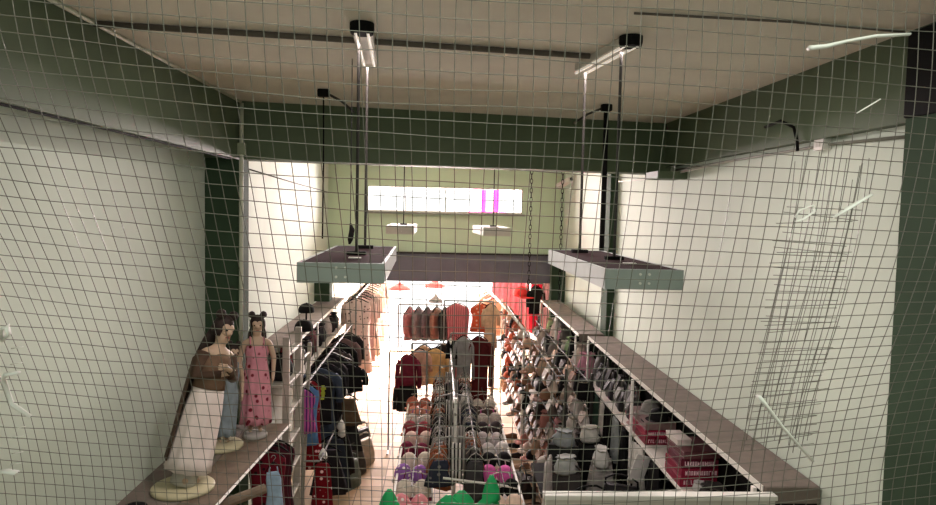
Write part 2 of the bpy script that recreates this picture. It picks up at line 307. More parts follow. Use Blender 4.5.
# ------------------------------------------------------------------ goods: one builder per kind
def garment(name, label, cat, loc, rotz, col, L=0.6, w=0.42, sleeves=0.0, kind='top', group=None, flare=1.0, print_mat=None, hanger=None, hook=True):
    """a garment on a hanger; origin at the hook, hanging down; the front faces -Y"""
    t = thing(name, label, cat, loc, rotz, group)
    m = col if not isinstance(col, tuple) else cloth(col)
    ph = random.uniform(0, 6); g = G(); rings = []
    hw = w/2; sh = -0.10
    if kind in ('top', 'dress', 'coat'):
        prof = [(sh+0.035, 0.18, 0.05), (sh, 0.55, 0.07), (sh-0.035, 0.92, 0.085), (sh-0.10, 0.98, 0.10), (sh-L*0.35, 0.86, 0.11), (sh-L*0.55, 0.84*flare**0.3, 0.11), (sh-L*0.8, 0.92*flare**0.7, 0.12), (sh-L, 0.97*flare, 0.13)]
    elif kind == 'cami':
        prof = [(sh-0.03, 0.62, 0.05), (sh-0.09, 0.80, 0.09), (sh-L*0.5, 0.78, 0.10), (sh-L*0.8, 0.92*flare, 0.11), (sh-L, 1.0*flare, 0.12)]
    elif kind == 'skirt':
        prof = [(sh, 0.62, 0.06), (sh-0.04, 0.64, 0.08), (sh-L*0.4, 0.80*flare**0.5, 0.11), (sh-L*0.75, 0.92*flare, 0.13), (sh-L, 1.0*flare, 0.14)]
    else:
        prof = [(sh, 0.7, 0.05), (sh-0.06, 0.76, 0.08), (sh-L*0.3, 0.8, 0.1), (sh-L, 0.62, 0.09)]
    n = 22
    for i, (z, fw, fd) in enumerate(prof):
        q = i/(len(prof)-1); rings.append(ell(0.01*math.sin(ph+i), 0, z, hw*fw, fd*0.62*(w/0.42), n, 0.02+0.10*q*q, 6, ph+q, 0.85))
    g.loft(rings); g.build('body', m, t, True)
    if sleeves:
        for s in (-1, 1):
            g = G(); p = [(s*hw*0.80, 0, sh-0.055), (s*hw*1.08, -0.005, sh-0.12), (s*(hw*1.18), -0.01, sh-0.12-sleeves*0.5), (s*hw*1.15, -0.02, sh-0.12-sleeves)]
            g.tube(p, [0.055*w/0.42, 0.058*w/0.42, 0.052*w/0.42, 0.05*w/0.42], 10).build('sleeve', m, t, True)
    if kind == 'cami':
        for s in (-1, 1): G().tube([(s*hw*0.5, 0.0, sh-0.05), (s*hw*0.42, 0, sh-0.01), (s*hw*0.36, 0, sh+0.01)], 0.006, 6).build('strap', m, t, True)
    if print_mat:
        g = G(); d = -0.075*(w/0.42)
        for (x0, x1, z0, z1) in ((-0.015, 0.015, -0.42, -0.16), (-0.09, 0.10, -0.235, -0.215), (-0.10, 0.09, -0.29, -0.265), (-0.09, -0.055, -0.34, -0.20), (0.05, 0.085, -0.33, -0.19), (-0.08, 0.08, -0.35, -0.33)):
            g.box(x0, x1, d-0.004, d+0.02, z0, z1)
        g.build('printed_motif', print_mat, t)
    if hook:
        hm = hanger or BLACK
        h = G().tube([(-hw*0.85, 0, sh-0.03), (-hw*0.4, 0, sh+0.03), (0, 0, sh+0.055), (hw*0.4, 0, sh+0.03), (hw*0.85, 0, sh-0.03)], 0.009 if kind != 'cami' else 0.004, 7).build('hanger', hm, t, True)
        G().tube([(0, 0, sh+0.05), (0, 0, -0.035), (0.016, 0, -0.016), (0.010, 0, 0.004), (-0.010, 0, 0.006), (-0.018, 0, -0.012)], 0.003, 6).build('hook', STEEL, h, True)
    return t
def handbag(label, loc, rotz, col, w=0.28, h=0.22, d=0.11, strap=0.16, col2=None, group=None, cat='handbag', flap=True, tilt=0.0):
    t = thing('handbag', label, cat, loc, 0, group, rot=(0, tilt, rotz))
    m = mat('leather_%d_%d_%d' % tuple(col), col, 0.6, 0, 0.25, 12, 0.1, 0.2); m2 = mat('leather_%d_%d_%d' % tuple(col2), col2, 0.6, 0, 0.25, 12, 0.1, 0.2) if col2 else m
    G().loft([ell(0, 0, z, w/2*a, d/2*b, 20, 0.015, 5, 1, 0.45) for z, a, b in ((0.004, 0.86, 0.85), (0, 0.93, 0.95), (0.02, 1, 1.05), (h*0.4, 1.0, 1.0), (h*0.8, 0.92, 0.6), (h, 0.88, 0.35))]).build('body', m, t, True)
    if flap:
        f = G().loft([[(x*w/2*0.9, y, z) for x, (y, z) in zip(q, [(yy, zz)]*len(q))] for q, yy, zz in ()] or [[(-w*0.44, d*0.15, h), (w*0.44, d*0.15, h), (w*0.44, d*0.15, h+0.01), (-w*0.44, d*0.15, h+0.01)], [(-w*0.45, -d*0.25, h-0.002), (w*0.45, -d*0.25, h-0.002), (w*0.45, -d*0.27, h+0.009), (-w*0.45, -d*0.27, h+0.009)], [(-w*0.43, -d*0.53, h*0.55), (w*0.43, -d*0.53, h*0.55), (w*0.43, -d*0.60, h*0.56), (-w*0.43, -d*0.60, h*0.56)], [(-w*0.3, -d*0.55, h*0.38), (w*0.3, -d*0.55, h*0.38), (w*0.3, -d*0.62, h*0.39), (-w*0.3, -d*0.62, h*0.39)]]).build('flap', m2, t)
        G().box(-0.018, 0.018, -d*0.66, -d*0.58, h*0.38, h*0.5, 0.003).build('clasp', STEEL, f)
    if strap:
        pts = [(-w*0.42, 0, h*0.86), (-w*0.40, 0, h+strap*0.5), (-w*0.2, 0, h+strap*0.92), (0, 0, h+strap), (w*0.2, 0, h+strap*0.92), (w*0.40, 0, h+strap*0.5), (w*0.42, 0, h*0.86)]
        G().tube(pts, 0.010, 7).build('strap', m2, t, True)
    return t
def shoe(label, loc, rotz, col, L=0.25, sole=(215, 210, 200), group=None, tilt=0.0):
    t = thing('shoe', label, 'shoe', loc, 0, group, rot=(tilt, 0, rotz))
    def outl(z, sc, y1=1.0):
        pts = []
        for j in range(18):
            a = 2*math.pi*j/18; y = math.sin(a)*L/2*y1; wy = (0.042 if y > 0 else 0.034)*sc*(L/0.25)
            pts.append((math.cos(a)*wy, y, z))
        return pts
    G().loft([outl(0, 1.0), outl(0.006, 1.06, 1.02), outl(0.022, 1.05, 1.01)]).build('sole', mat('sole_%d_%d_%d' % tuple(sole), sole, 0.7), t, True)
    m = cloth(col)
    rings = [outl(0.022, 1.0, 0.98)]
    for z, sc, sy, dy in ((0.045, 0.98, 0.93, -0.004), (0.062, 0.85, 0.78, -0.02), (0.078, 0.72, 0.56, -0.045), (0.095, 0.62, 0.38, -0.065), (0.098, 0.5, 0.33, -0.066)):
        rings.append([(x*1, y+dy*(L/0.25), zz) for x, y, zz in outl(z, sc, sy)])
    G().loft(rings).build('upper', m, t, True)
    G().loft([[(x, y-0.066*(L/0.25), z) for x, y, z in outl(zz, 0.44, 0.28)] for zz in (0.096, 0.1)]).build('opening', BLACK, t)
    return t
def cap(label, loc, rotz, col, R=0.095, group=None, tilt=0.0, brim=True, col2=None):
    t = thing('cap', label, 'hat', loc, 0, group, rot=(tilt, 0, rotz))
    m = cloth(col)
    G().lathe([(R*1.0, 0), (R*1.02, 0.02), (R*0.95, R*0.6), (R*0.72, R*0.95), (R*0.35, R*1.12), (0.012, R*1.17), (0.010, R*1.22), (0.001, R*1.23)], n=18).build('crown', m, t, True)
    if brim:
        top = [(R*0.98*math.sin(a), -R*0.98*math.cos(a), 0.006) for a in [math.pi*(k/10-0.5)*0.9 for k in range(11)]]
        out = [(R*1.05*math.sin(a)*1.0, -R*(0.9+0.9*math.cos(a)**0.5 if math.cos(a) > 0 else 0.9), -0.012) for a in [math.pi*(k/10-0.5)*0.9 for k in range(11)]]
        g = G(); a = [g.bm.verts.new(p) for p in top]; b = [g.bm.verts.new(p) for p in out]
        c = [g.bm.verts.new((p[0], p[1], p[2]-0.006)) for p in top]; d = [g.bm.verts.new((p[0], p[1], p[2]-0.006)) for p in out]
        for k in range(10):
            g.bm.faces.new((a[k], a[k+1], b[k+1], b[k])); g.bm.faces.new((c[k], d[k], d[k+1], c[k+1])); g.bm.faces.new((b[k], b[k+1], d[k+1], d[k])); g.bm.faces.new((a[k], c[k], c[k+1], a[k+1]))
        g.bm.faces.new((a[0], b[0], d[0], c[0])); g.bm.faces.new((a[10], c[10], d[10], b[10]))
        g.build('brim', cloth(col2) if col2 else m, t, True)
    return t
def bra(label, loc, rotz, col, s=1.0, tilt=0.0, group='bras on the stepped trays', col2=None):
    """two cups side by side, facing -Y, with band, straps and a hanger; origin at the hanger hook"""
    t = thing('bra', label, 'bra', loc, 0, group, rot=(tilt, 0, rotz)); m = col if not isinstance(col, tuple) else cloth(col)
    for k in (-1, 1):
        g = G(); rings = []
        for i in range(7):
            a = i/6*math.pi/2; rr = math.cos(a)*0.078*s+0.002; rings.append([(k*0.078*s+rr*1.0*math.cos(q), -0.075*s*math.sin(a)-0.005, -0.20*s+rr*(1.05 if math.sin(q) < 0 else 1.25)*math.sin(q)) for q in [2*math.pi*j/16 for j in range(16)]])
        g.loft(rings).build('cup', m, t, True)
        G().tube([(k*0.085*s, -0.012, -0.115*s), (k*0.08*s, -0.004, -0.07*s), (k*0.07*s, 0, -0.045*s)], 0.006, 6).build('strap', cloth(col2) if col2 else m, t, True)
    G().box(-0.165*s, 0.165*s, -0.012, 0.012, -0.285*s, -0.255*s, 0.004).build('band', cloth(col2) if col2 else m, t)
    h = G().tube([(-0.12*s, 0, -0.06*s), (0, 0, -0.035*s), (0.12*s, 0, -0.06*s)], 0.006, 6).build('hanger', OFFW, t, True)
    G().tube([(0, 0, -0.036*s), (0, 0, -0.012), (0.010, 0, -0.002), (0.004, 0, 0.008), (-0.008, 0, 0.004)], 0.0025, 5).build('hook', STEEL, h, True)
    return t
def pouch(label, loc, rotz, col, w=0.2, h=0.16, d=0.12, group=None, cat='bag', name='cloth_bag', tie_=True, col2=None):
    t = thing(name, label, cat, loc, rotz, group); m = cloth(col); ph = random.uniform(0, 6)
    rings = []
    for z, a in ((0.02, 0.7), (0, 0.88), (0.14, 1.02), (0.34, 1.04), (0.55, 0.98), (0.72, 0.82), (0.84, 0.62), (0.88, 0.52), (0.94, 0.70), (1.0, 0.86), (0.985, 0.80)):
        lean = 0.10*w*math.sin(ph*3)*z
        rings.append([(x*(1+random.uniform(-0.07, 0.07))+lean, y*(1+random.uniform(-0.07, 0.07)), zz*(1+random.uniform(-0.03, 0.03)) if z > 0.05 else zz) for x, y, zz in ell(0, 0, z*h, w/2*a, d/2*a, 20, 0.05+0.12*(z > 0.8), 7, ph+z*2)])
    G().loft(rings).build('body', m, t, True)
    if tie_: G().tube([(w*0.27*math.cos(a)+0.09*w*math.sin(ph*3), d*0.27*math.sin(a), h*0.885) for a in [k*math.pi/5 for k in range(10)]], 0.007, 6, True).build('drawstring', cloth(col2 or (200, 190, 170)), t, True)
    return t
def carton(name, label, loc, rotz, w, d, h, col, cat='box', group=None, lid=None, letter=None):
    t = thing(name, label, cat, loc, rotz, group); m = mat('card_%d_%d_%d' % tuple(col), col, 0.6, 0, 0.12, 8)
    G().box(-w/2, w/2, -d/2, d/2, 0, h*0.93, 0.004).build('body', m, t)
    G().box(-w/2-0.003, w/2+0.003, -d/2-0.003, d/2+0.003, h*0.70, h, 0.004).build('lid', mat('card_%d_%d_%d' % tuple(lid), lid, 0.6, 0, 0.1, 8) if lid else m, t)
    return t
def draped(name, label, cat, loc, rotz, col, w, L, folds=5, d=0.05, group=None, flare=1.15):
    """a length of cloth hanging in folds from its top edge"""
    g = G(); n = 40; rings = []
    for i, (z, a) in enumerate(((0, 0.8), (-0.03, 0.9), (-L*0.3, 0.96), (-L*0.7, 1.06), (-L, flare))):
        R_ = []
        for side in (1, -1):
            for j in range(n):
                x = (j/(n-1)-0.5)*w*a*side; y = d*(0.25+0.75*i/4)*math.sin(folds*2*math.pi*(x/(w*a))+0.3*i)+side*0.006
                R_.append((x, y, z+0.012*math.sin(x*30) if i == 4 else z))
        rings.append(R_)
    o = g.loft(rings).build(name, cloth(col) if isinstance(col, tuple) else col, None, True, loc, (0, 0, rotz))
    return tag(o, label, cat, group)
# ------------------------------------------------------------------ right shelving
def shelf_unit(label, x0, x1, y0, y1, ztop, z2, posts):
    t = thing('shelf_unit', label, 'shelf', (x1, (y0+y1)/2, 0)); yc = (y0+y1)/2; X = lambda x: x-x1
    s = G().box(X(x0), 0, y0-yc, y1-yc, ztop-0.03, ztop, 0.003).build('top_board', SHELF, t)
    G().box(X(x0)-0.008, X(x0)-0.0005, y0-yc, y1-yc, ztop-0.034, ztop+0.002).build('edge_strip', SHELFE, s)
    G().box(X(x0)+0.005, 0, y0-yc-0.012, y0-yc-0.001, ztop-0.10, ztop-0.002).build('end_board', SHELF, s)
    s = G().box(X(x0), 0, y0-yc, y1-yc, z2-0.025, z2, 0.003).build('shelf_board', OFFW, t)
    G().box(X(x0)-0.008, X(x0)-0.0005, y0-yc, y1-yc, z2-0.03, z2+0.001).build('edge_strip', SHELFE, s)
    s = G().box(X(x0), 0, y0-yc, y1-yc, 0.60, 0.625, 0.003).build('shelf_board', OFFW, t)
    G().box(-0.014, -0.002, y0-yc, y1-yc, 0.05, ztop-0.035).build('back_panel', mat('black_backing', (22, 20, 20), 0.9, 0, 0.2, 6, 0, 0.05), t)
    for y in posts: G().box(X(x0)-0.03, X(x0)-0.009, y-yc-0.02, y-yc+0.02, 0, ztop-0.035, 0.003).build('post', WHITEM, t)
    return t
shelf_unit('long near shelf unit along right wall with broad dusty grey top', 1.95, 2.29, 3.84, 8.60, 2.0, 1.43, (3.92, 6.5, 8.5))
shelf_unit('far shelf unit along right wall with dusty grey top', 1.86, 2.19, 8.75, 12.1, 2.0, 1.36, (8.85, 10.4, 12.0))
# counter panel across the near end
t = thing('partition_panel', 'white panel standing across the near end of right shelves', 'partition', (1.305, 3.76, -0.015))
G().box(-0.67, 0.67, -0.02, 0.02, 0.03, 1.97, 0.004).build('panel', OFFW, t); G().box(-0.68, 0.68, -0.03, 0.04, 1.971, 2.0, 0.004).build('top_rail', WHITEM, t)

MAROON = (132, 26, 52)
def book(label, loc, rotz, w, d, h, col, letter=True, group='crimson boxed books', pages=(230, 220, 205)):
    t = thing('book', label, 'book', loc, rotz, group); m = mat('card_%d_%d_%d' % tuple(col), col, 0.5, 0, 0.12, 8)
    g = G(); g.box(-w/2, w/2, -d/2, d/2, 0, 0.006, 0.002).box(-w/2, w/2, -d/2, d/2, h-0.006, h, 0.002).box(-w/2, w/2, -d/2, -d/2+0.006, 0.0, h, 0.002).box(-w/2, -w/2+0.0055, -d/2, d/2, 0.012, h-0.010, 0.001)
    g.build('cover', m, t)
    G().box(-w/2+0.006, w/2-0.004, -d/2+0.008, d/2-0.006, 0.0065, h-0.0065).build('pages', mat('paper_edge', pages, 0.9), t)
    if letter:
        g = G(); x = -w*0.40
        rr = random.Random(letter)
        while x < w*0.40:
            q = rr.uniform(0.010, 0.018)
            z0, z1 = h*0.28, h*0.74
            g.box(x, x+0.005, -d/2-0.002, -d/2, z0, z1); g.box(x, x+q, -d/2-0.002, -d/2, (z0 if rr.random() < .5 else z1-0.007), (z0+0.007 if rr.random() < .5 else z1))
            if rr.random() < 0.6: g.box(x+q-0.005, x+q, -d/2-0.002, -d/2, z0, z1)
            x += q+0.007
        g.build('lettering', mat('pale_pink_print', (238, 205, 214), 0.6), t)
    return t
z = 1.431
hs = [0.075, 0.075, 0.075, 0.06]
cols = [(132, 22, 52), (132, 22, 52), (92, 22, 42), (104, 62, 66)]
lab = ['crimson book with pale lettering lowest in the near stack', 'crimson book with pale lettering second in the near stack', 'dark maroon book third in the near stack on right shelf', 'brownish book lying on top of the near book stack']
for i in range(4):
    book(lab[i], (2.10+0.004*i, 5.36, z), math.radians((0, 1.5, -1, 3)[i]), 0.30, 0.36, hs[i], cols[i], i+1 if i < 2 else (9 if i == 2 else 0), 'book stack by the near end'); z += hs[i]+0.001
carton('white_box', 'small white box with pink print lying on the near book stack', (2.02, 5.44, z), 0.05, 0.12, 0.24, 0.05, (214, 204, 196), lid=(210, 200, 192))
z = 1.431
for i, c in enumerate([(120, 20, 44), (146, 28, 60), (124, 100, 98)]):
    book(['dark crimson long book at bottom of stack by the shelf post', 'crimson long book with white lines in stack by shelf post', 'dusty grey brown book on top of the stack by the shelf post'][i], (2.11, 6.42, z), 0.0, 0.29, 0.55, 0.07, c, 20+i if i < 2 else 0, 'book stack by the shelf post'); z += 0.071
# bags and caps on the upper right shelf
GREY = [(64, 62, 64), (98, 96, 98), (36, 34, 36), (122, 118, 116), (80, 76, 74), (44, 42, 46), (140, 136, 132), (58, 52, 50)]
cname = {(64, 62, 64): 'dark grey', (98, 96, 98): 'mid grey', (36, 34, 36): 'black', (122, 118, 116): 'light grey', (80, 76, 74): 'brown grey', (44, 42, 46): 'charcoal', (140, 136, 132): 'pale grey', (58, 52, 50): 'dark brown'}
for i in range(12):
    y = 6.95+i*0.145; c = GREY[i % 8]
    if i == 1: c2 = (176, 110, 118)
    handbag('%s handbag lying on upper right shelf, %s beyond the book stacks' % ('dusty pink' if i == 1 else cname[c], ORD[i]), (2.10+0.03*math.sin(i*2), y, 1.431), math.radians(-90+20*math.sin(i*3.1)), (176, 110, 118) if i == 1 else c, 0.13, 0.24+0.07*math.sin(i*1.9), 0.16, 0.10, flap=(i % 3 != 2), col2=GREY[(i+3) % 8], group='handbags on the upper right shelf')
for i in range(3):
    cap('%s round cap on upper right shelf behind near books, %s' % (['pale pink grey', 'grey', 'white'][i], ['nearest', 'middle one', 'farthest'][i]), (2.10, 5.98+i*0.01, 1.431+0.0+i*0.12) if False else (2.20, 5.98, 1.431+i*0.115), -1.2, [(176, 150, 148), (110, 106, 104), (214, 208, 204)][i], 0.085, 'caps behind the books') if False else None
cap('pale pinkish cap beside the books under the right top board', (2.10, 6.80, 1.431), -1.3, (190, 160, 156), 0.10)
cap('light grey cap resting on the long book stack', (2.13, 6.50, 1.646), -1.0, (150, 146, 142), 0.10)
cap('black cap lying on the long crimson book stack', (2.12, 6.25, 1.646), -1.6, (30, 28, 30), 0.09)
pouch('dark cloth bag at the near end of upper right shelf', (2.15, 4.98, 1.431), 0.3, (70, 66, 64), 0.22, 0.10, 0.2)
pouch('small white and black bag before the near book stack', (2.07, 5.10, 1.431), 0.9, (190, 188, 184), 0.10, 0.08, 0.09)
# far shelf: soft goods
FARC = [((214, 150, 170), 'pink'), ((236, 228, 220), 'white'), ((30, 28, 30), 'black'), ((205, 190, 176), 'beige'), ((120, 112, 108), 'grey'), ((170, 196, 150), 'pale green'), ((226, 214, 210), 'cream')]
for i in range(12):
    c, cn = FARC[(i*3) % 7]
    pouch('%s cloth bag on far right shelf, %s from its near end' % (cn, ORD[i]), (2.02, 8.98+i*0.255, 1.361), i*0.7, c, 0.24, 0.34+0.1*math.sin(i*2.3), 0.2, 'cloth bags on the far right shelf')
# big bags low beneath the near shelf
LOW = [((15, 14, 15), 'black'), ((15, 14, 15), 'charcoal'), ((15, 14, 15), 'black'), ((34, 34, 36), 'dark grey'), ((15, 14, 15), 'black'), ((22, 19, 19), 'brown black'), ((15, 14, 15), 'black'), ((44, 41, 41), 'grey')]
for i in range(8):
    c, cn = LOW[i]
    handbag('large %s bag on lower right shelf, %s from the white panel' % (cn, ORD[i]), (2.12, 4.25+i*0.52, 0.626), math.radians(-90+8*math.sin(i)), c, 0.42, 0.44, 0.26, 0.14, group='large bags on the lower right shelf')
# low bench before the shelves with bags hung over it
t = thing('display_bench', 'dark low bench before right shelves under the hanging bags', 'bench', (1.45, 6.0, 0))
G().box(-0.33, 0.42, -1.9, 1.7, 0.62, 0.66, 0.004).build('bench_top', BLACK, t)
for x in (-0.29, 0.38):
    for y in (-1.85, 1.65): G().box(x-0.02, x+0.02, y-0.02, y+0.02, 0, 0.62).build('leg', DARKM, t)
BIG = [(1.35, 4.45, (15, 14, 15), 'black', 0.46, 0.46), (1.72, 4.75, (26, 25, 25), 'dark grey', 0.36, 0.42), (1.22, 5.1, (15, 14, 15), 'black', 0.40, 0.48), (1.62, 5.35, (236, 234, 230), 'white', 0.22, 0.40),
       (1.35, 5.75, (16, 19, 18), 'blackish green', 0.40, 0.44), (1.70, 5.95, (15, 14, 15), 'black', 0.36, 0.46), (1.28, 6.4, (52, 48, 46), 'brown grey', 0.34, 0.40), (1.66, 6.55, (150, 146, 142), 'pale grey', 0.26, 0.42),
       (1.36, 7.0, (20, 19, 20), 'charcoal', 0.36, 0.46), (1.70, 7.2, (15, 14, 15), 'black', 0.34, 0.44)]
for i, (x, y, c, cn, w, h) in enumerate(BIG):
    handbag('%s shopper bag standing on dark bench, %s from the white panel' % (cn, ORD[i]), (x, y, 0.661), math.radians(-10+25*math.sin(i*2)), c, w, h, 0.2, 0.10, group='bags on the dark bench', flap=(i % 2 == 0))
pts_w = [(1.30, 5.35, (224, 220, 214), 'bright white'), (1.66, 5.75, (60, 62, 62), 'dark grey'), (1.22, 6.75, (208, 176, 150), 'peach'), (1.70, 6.9, (228, 224, 218), 'pale white'), (1.25, 7.2, (214, 200, 184), 'beige'), (1.55, 7.25, (120, 116, 112), 'taupe grey'), (1.30, 5.95, (170, 174, 172), 'silver grey'),
         (1.55, 5.0, (200, 200, 196), 'white'), (1.50, 5.55, (150, 156, 158), 'blue grey'), (1.42, 6.15, (216, 214, 206), 'cream'), (1.62, 6.2, (84, 112, 82), 'pale green'), (1.45, 6.75, (190, 186, 180), 'light grey')]
for i, (x, y, c, cn) in enumerate(pts_w[:10]):
    if i in (0, 1, 4, 5): continue
    bx, by, _, _, bw, bh = BIG[i]
    pouch('crumpled %s cloth bag piled on the dark bench bags' % cn, (bx, by, 0.661+bh-0.005), i*1.1, c, 0.24, 0.17, 0.16, 'crumpled bags on the dark bench')
for i, (y, c, cn, L) in enumerate([(5.75, (30, 28, 30), 'black', 0.55), (6.25, (214, 210, 204), 'white', 0.42), (6.75, (24, 24, 26), 'jet black', 0.5), (7.05, (150, 156, 156), 'grey', 0.45), (7.35, (22, 20, 22), 'sooty black', 0.6), (7.65, (222, 216, 208), 'off-white', 0.38), (7.95, (60, 84, 70), 'dark green', 0.5), (8.25, (30, 28, 28), 'brown black', 0.5)]):
    draped('scarf', '%s cloth hanging from edge of the upper right shelf, %s from the books' % (cn, ORD[i]), 'scarf', (1.925, y, 1.398), math.radians(90+10*math.sin(i*2)), c, 0.24, L, 3, 0.025, 'cloths on the right shelf edge', 1.2)
draped('grey_cloth', 'long pale grey cloth hanging at near left corner of bench', 'cloth', (1.03, 6.0, 1.34), math.radians(70), (196, 188, 184), 0.34, 1.0, 3, 0.03, flare=1.2)
tag(G().box(-0.10, 0.10, -0.004, 0.004, -0.24, 0, 0.001, Matrix.Rotation(0.35, 4, 'Y')).build('paper_sheet', mat('white_card', (236, 234, 230), 0.7), None, False, (1.90, 5.95, 1.40), (0.1, 0, 0.5)), 'tilted white card hanging below the crimson books', 'card')
tag(G().box(-0.09, 0.09, -0.004, 0.004, -0.20, 0, 0.001, Matrix.Rotation(-0.1, 4, 'Y')).build('paper_sheet', mat('white_card', (236, 234, 230), 0.7), None, False, (1.90, 5.20, 1.40), (0.1, 0, 0.2)), 'white card hanging under shelf below the near book stack', 'card')
carton('crimson_box', 'dark crimson box under the shelf below the books', (1.70, 5.62, 0.625+0.5), 0.0, 0.2, 0.3, 0.16, (110, 22, 40)) if False else None

# ------------------------------------------------------------------ right display rack of small goods facing the aisle
rows = [1.78, 1.50, 1.22, 0.94, 0.66, 0.38]
RY = [7.35, 9.7, 13.2]
t = thing('display_rack', 'white post display rack of small goods along right aisle', 'rack', (1.42, 10.2, 0))
for y in RY:
    for z in rows: G().box(*((-0.16, -0.085) if y > 8 else (-0.095, 0.01)), y-10.2-0.006, y-10.2+0.006, z-0.006, z+0.006).build('arm', STEEL, t)
    G().box(*((-0.178, -0.146) if y > 8 else (0.0, 0.03)), y-10.2-0.016, y-10.2+0.016, 0, 1.86, 0.003).build('post', WHITEM if y > 8 else DARKM, t)
rows = [1.78, 1.50, 1.22, 0.94, 0.66, 0.38]
for z in rows: G().tube([(-0.09, 7.3-10.2, z), (-0.09, 13.25-10.2, z)], 0.008, 6).build('rail', DARKM, t)
PAL = [((30, 25, 25), 'black'), ((206, 196, 188), 'white'), ((128, 94, 72), 'tan'), ((176, 144, 122), 'beige'), ((96, 66, 54), 'brown'), ((190, 172, 160), 'cream'), ((44, 38, 38), 'charcoal'), ((170, 112, 102), 'dusty pink'), ((84, 72, 66), 'taupe'), ((22, 20, 22), 'jet black')]
rown = ['top', 'second', 'third', 'fourth', 'fifth', 'lowest']
rr = random.Random(5)
for ri, z in enumerate(rows):
    for k in range(17):
        y = 7.6+k*0.335+rr.uniform(-0.03, 0.03)
        if any(abs(y-p) < 0.06 for p in RY): y += 0.09
        c, cn = PAL[rr.randrange(10)]; c2, _ = PAL[rr.randrange(10)]
        if 10.3 < y < 13 and rr.random() < 0.35: c, cn = (170, 88, 62), 'terracotta'
        L_ = ORD[k]
        kind = rr.random()
        if kind < 0.55:
            h = rr.uniform(0.13, 0.17)
            handbag('%s small handbag, %s from near end, %s row of right display rack' % (cn, L_, rown[ri]), (1.33, y, z-h-0.085), math.radians(-90), c, rr.uniform(0.18, 0.26), h, 0.10, 0.085+0.01, c2, 'small handbags on the right display rack')
        elif kind < 0.8:
            pouch('%s drawstring bag, %s from near end, %s row of right display rack' % (cn, L_, rown[ri]), (1.33, y, z-0.21), 0.5, c, 0.19, 0.205, 0.12, 'small bags on the right display rack', col2=c2)
        else:
            cap('%s cap, %s from near end, %s row of right display rack' % (cn, L_, rown[ri]), (1.33, y, z-0.131), math.radians(-90), c, 0.10, 'caps on the right display rack', math.radians(0), True, c2)
# second rack deeper in, by the far shelf
t = thing('display_rack', 'second display rack of pale bags between aisle rack and far shelves', 'rack', (1.74, 9.6, 0))
rows2 = [1.66, 1.34, 1.02, 0.70]
for y in (-2.0, 0.1, 2.2): G().box(0.03, 0.06, y-0.015, y+0.015, 0, 1.75, 0.003).build('post', DARKM, t)
for z in rows2:
    G().tube([(0, -2.05, z), (0, 2.25, z)], 0.008, 6).build('rail', DARKM, t)
    for y in (-2.0, 0.1, 2.2): G().box(0.0, 0.035, y-0.006, y+0.006, z-0.006, z+0.006).build('arm', DARKM, t)
for ri, z in enumerate(rows2):
    for k in range(13):
        y = 7.72+k*0.325+rr.uniform(-0.03, 0.03)
        c, cn = [((222, 214, 208), 'off-white'), ((24, 22, 24), 'black'), ((190, 176, 166), 'cream'), ((140, 132, 128), 'grey'), ((206, 150, 160), 'pink'), ((60, 54, 52), 'dark'), ((228, 222, 216), 'white')][rr.randrange(7)]
        if rr.random() < 0.5:
            h = rr.uniform(0.15, 0.2); handbag('%s bag, %s from near end, %s row of the second rack' % (cn, ORD[k], ['top', 'second', 'third', 'lowest'][ri]), (1.74, y, z-h-0.095), math.radians(-90), c, rr.uniform(0.2, 0.27), h, 0.11, 0.105, PAL[rr.randrange(10)][0], 'bags on the second rack')
        else:
            pouch('%s soft bag, %s from near end, %s row of the second rack' % (cn, ORD[k], ['top', 'second', 'third', 'lowest'][ri]), (1.74, y, z-0.235), k, c, 0.22, 0.23, 0.13, 'soft bags on the second rack')
# sloping white rail beyond
run('sloping_rail', [(1.26, 9.72, 1.87), (1.15, 12.2, 1.92), (0.90, 14.0, 2.05)], 0.022, WHITEM, 'white rail sloping up beyond the right display rack', 'rail')
# floor-standing goods at the foot of the right rack
for i in range(7):
    c, cn = PAL[(i*3+4) % 10]
    shoe('%s shoe on floor by right display rack, %s from its near end' % (cn, ORD[i]), (1.16+0.03*(i % 2), 7.9+i*0.42, 0.001), math.radians(80+20*math.sin(i)), c, 0.27, group='shoes on the floor by the right rack')
handbag('dark brown bag on the floor by right display rack', (1.12, 8.35, 0.0), math.radians(-80), (50, 42, 40), 0.34, 0.24, 0.2, 0.12)

# ------------------------------------------------------------------ centre stand
t = thing('display_stand', 'central white framed display stand down middle of the shop', 'stand', (0.2, 8.2, 0))
for x in (-0.60, 0.66):
    G().tube([(x, -1.9, 0.78), (x, 1.9, 0.78)], 0.014, 8).build('side_rail', WHITEM, t)
    for y in (-1.9, 0, 1.9): G().tube([(x, y, 0), (x, y, 0.78)], 0.014, 8).build('leg', WHITEM, t)
for y in (-1.9, 0.0, 1.9): G().tube([(-0.60, y, 0.77), (0.66, y, 0.77)], 0.012, 8).build('cross_rail', WHITEM, t)
G().box(-0.59, -0.22, -1.9, 1.9, 0.50, 0.52).build('tray', OFFW, t); G().box(0.33, 0.65, -1.9, 1.9, 0.50, 0.52).build('tray', OFFW, t)
G().tube([(0.0, -1.35, 0), (0.0, -1.35, 1.66)], 0.017, 8).build('post', WHITEM, t); G().tube([(0.0, 1.9, 0), (0.0, 1.9, 1.66)], 0.017, 8).build('post', WHITEM, t)
G().tube([(0.0, -1.40, 1.50), (0.0, 1.95, 1.50)], 0.012, 8).build('top_rail', STEEL, t)
for x in (-0.16, 0.2): G().tube([(x, -1.75, 1.22), (x, 1.92, 1.22)], 0.008, 8).build('hanging_rail', DARKM, t)
for y in (-1.3, 0.3, 1.85): G().tube([(-0.17, y, 1.215), (0.0, y, 1.25), (0.21, y, 1.215)], 0.010, 8).build('cross_bar', STEEL, t)
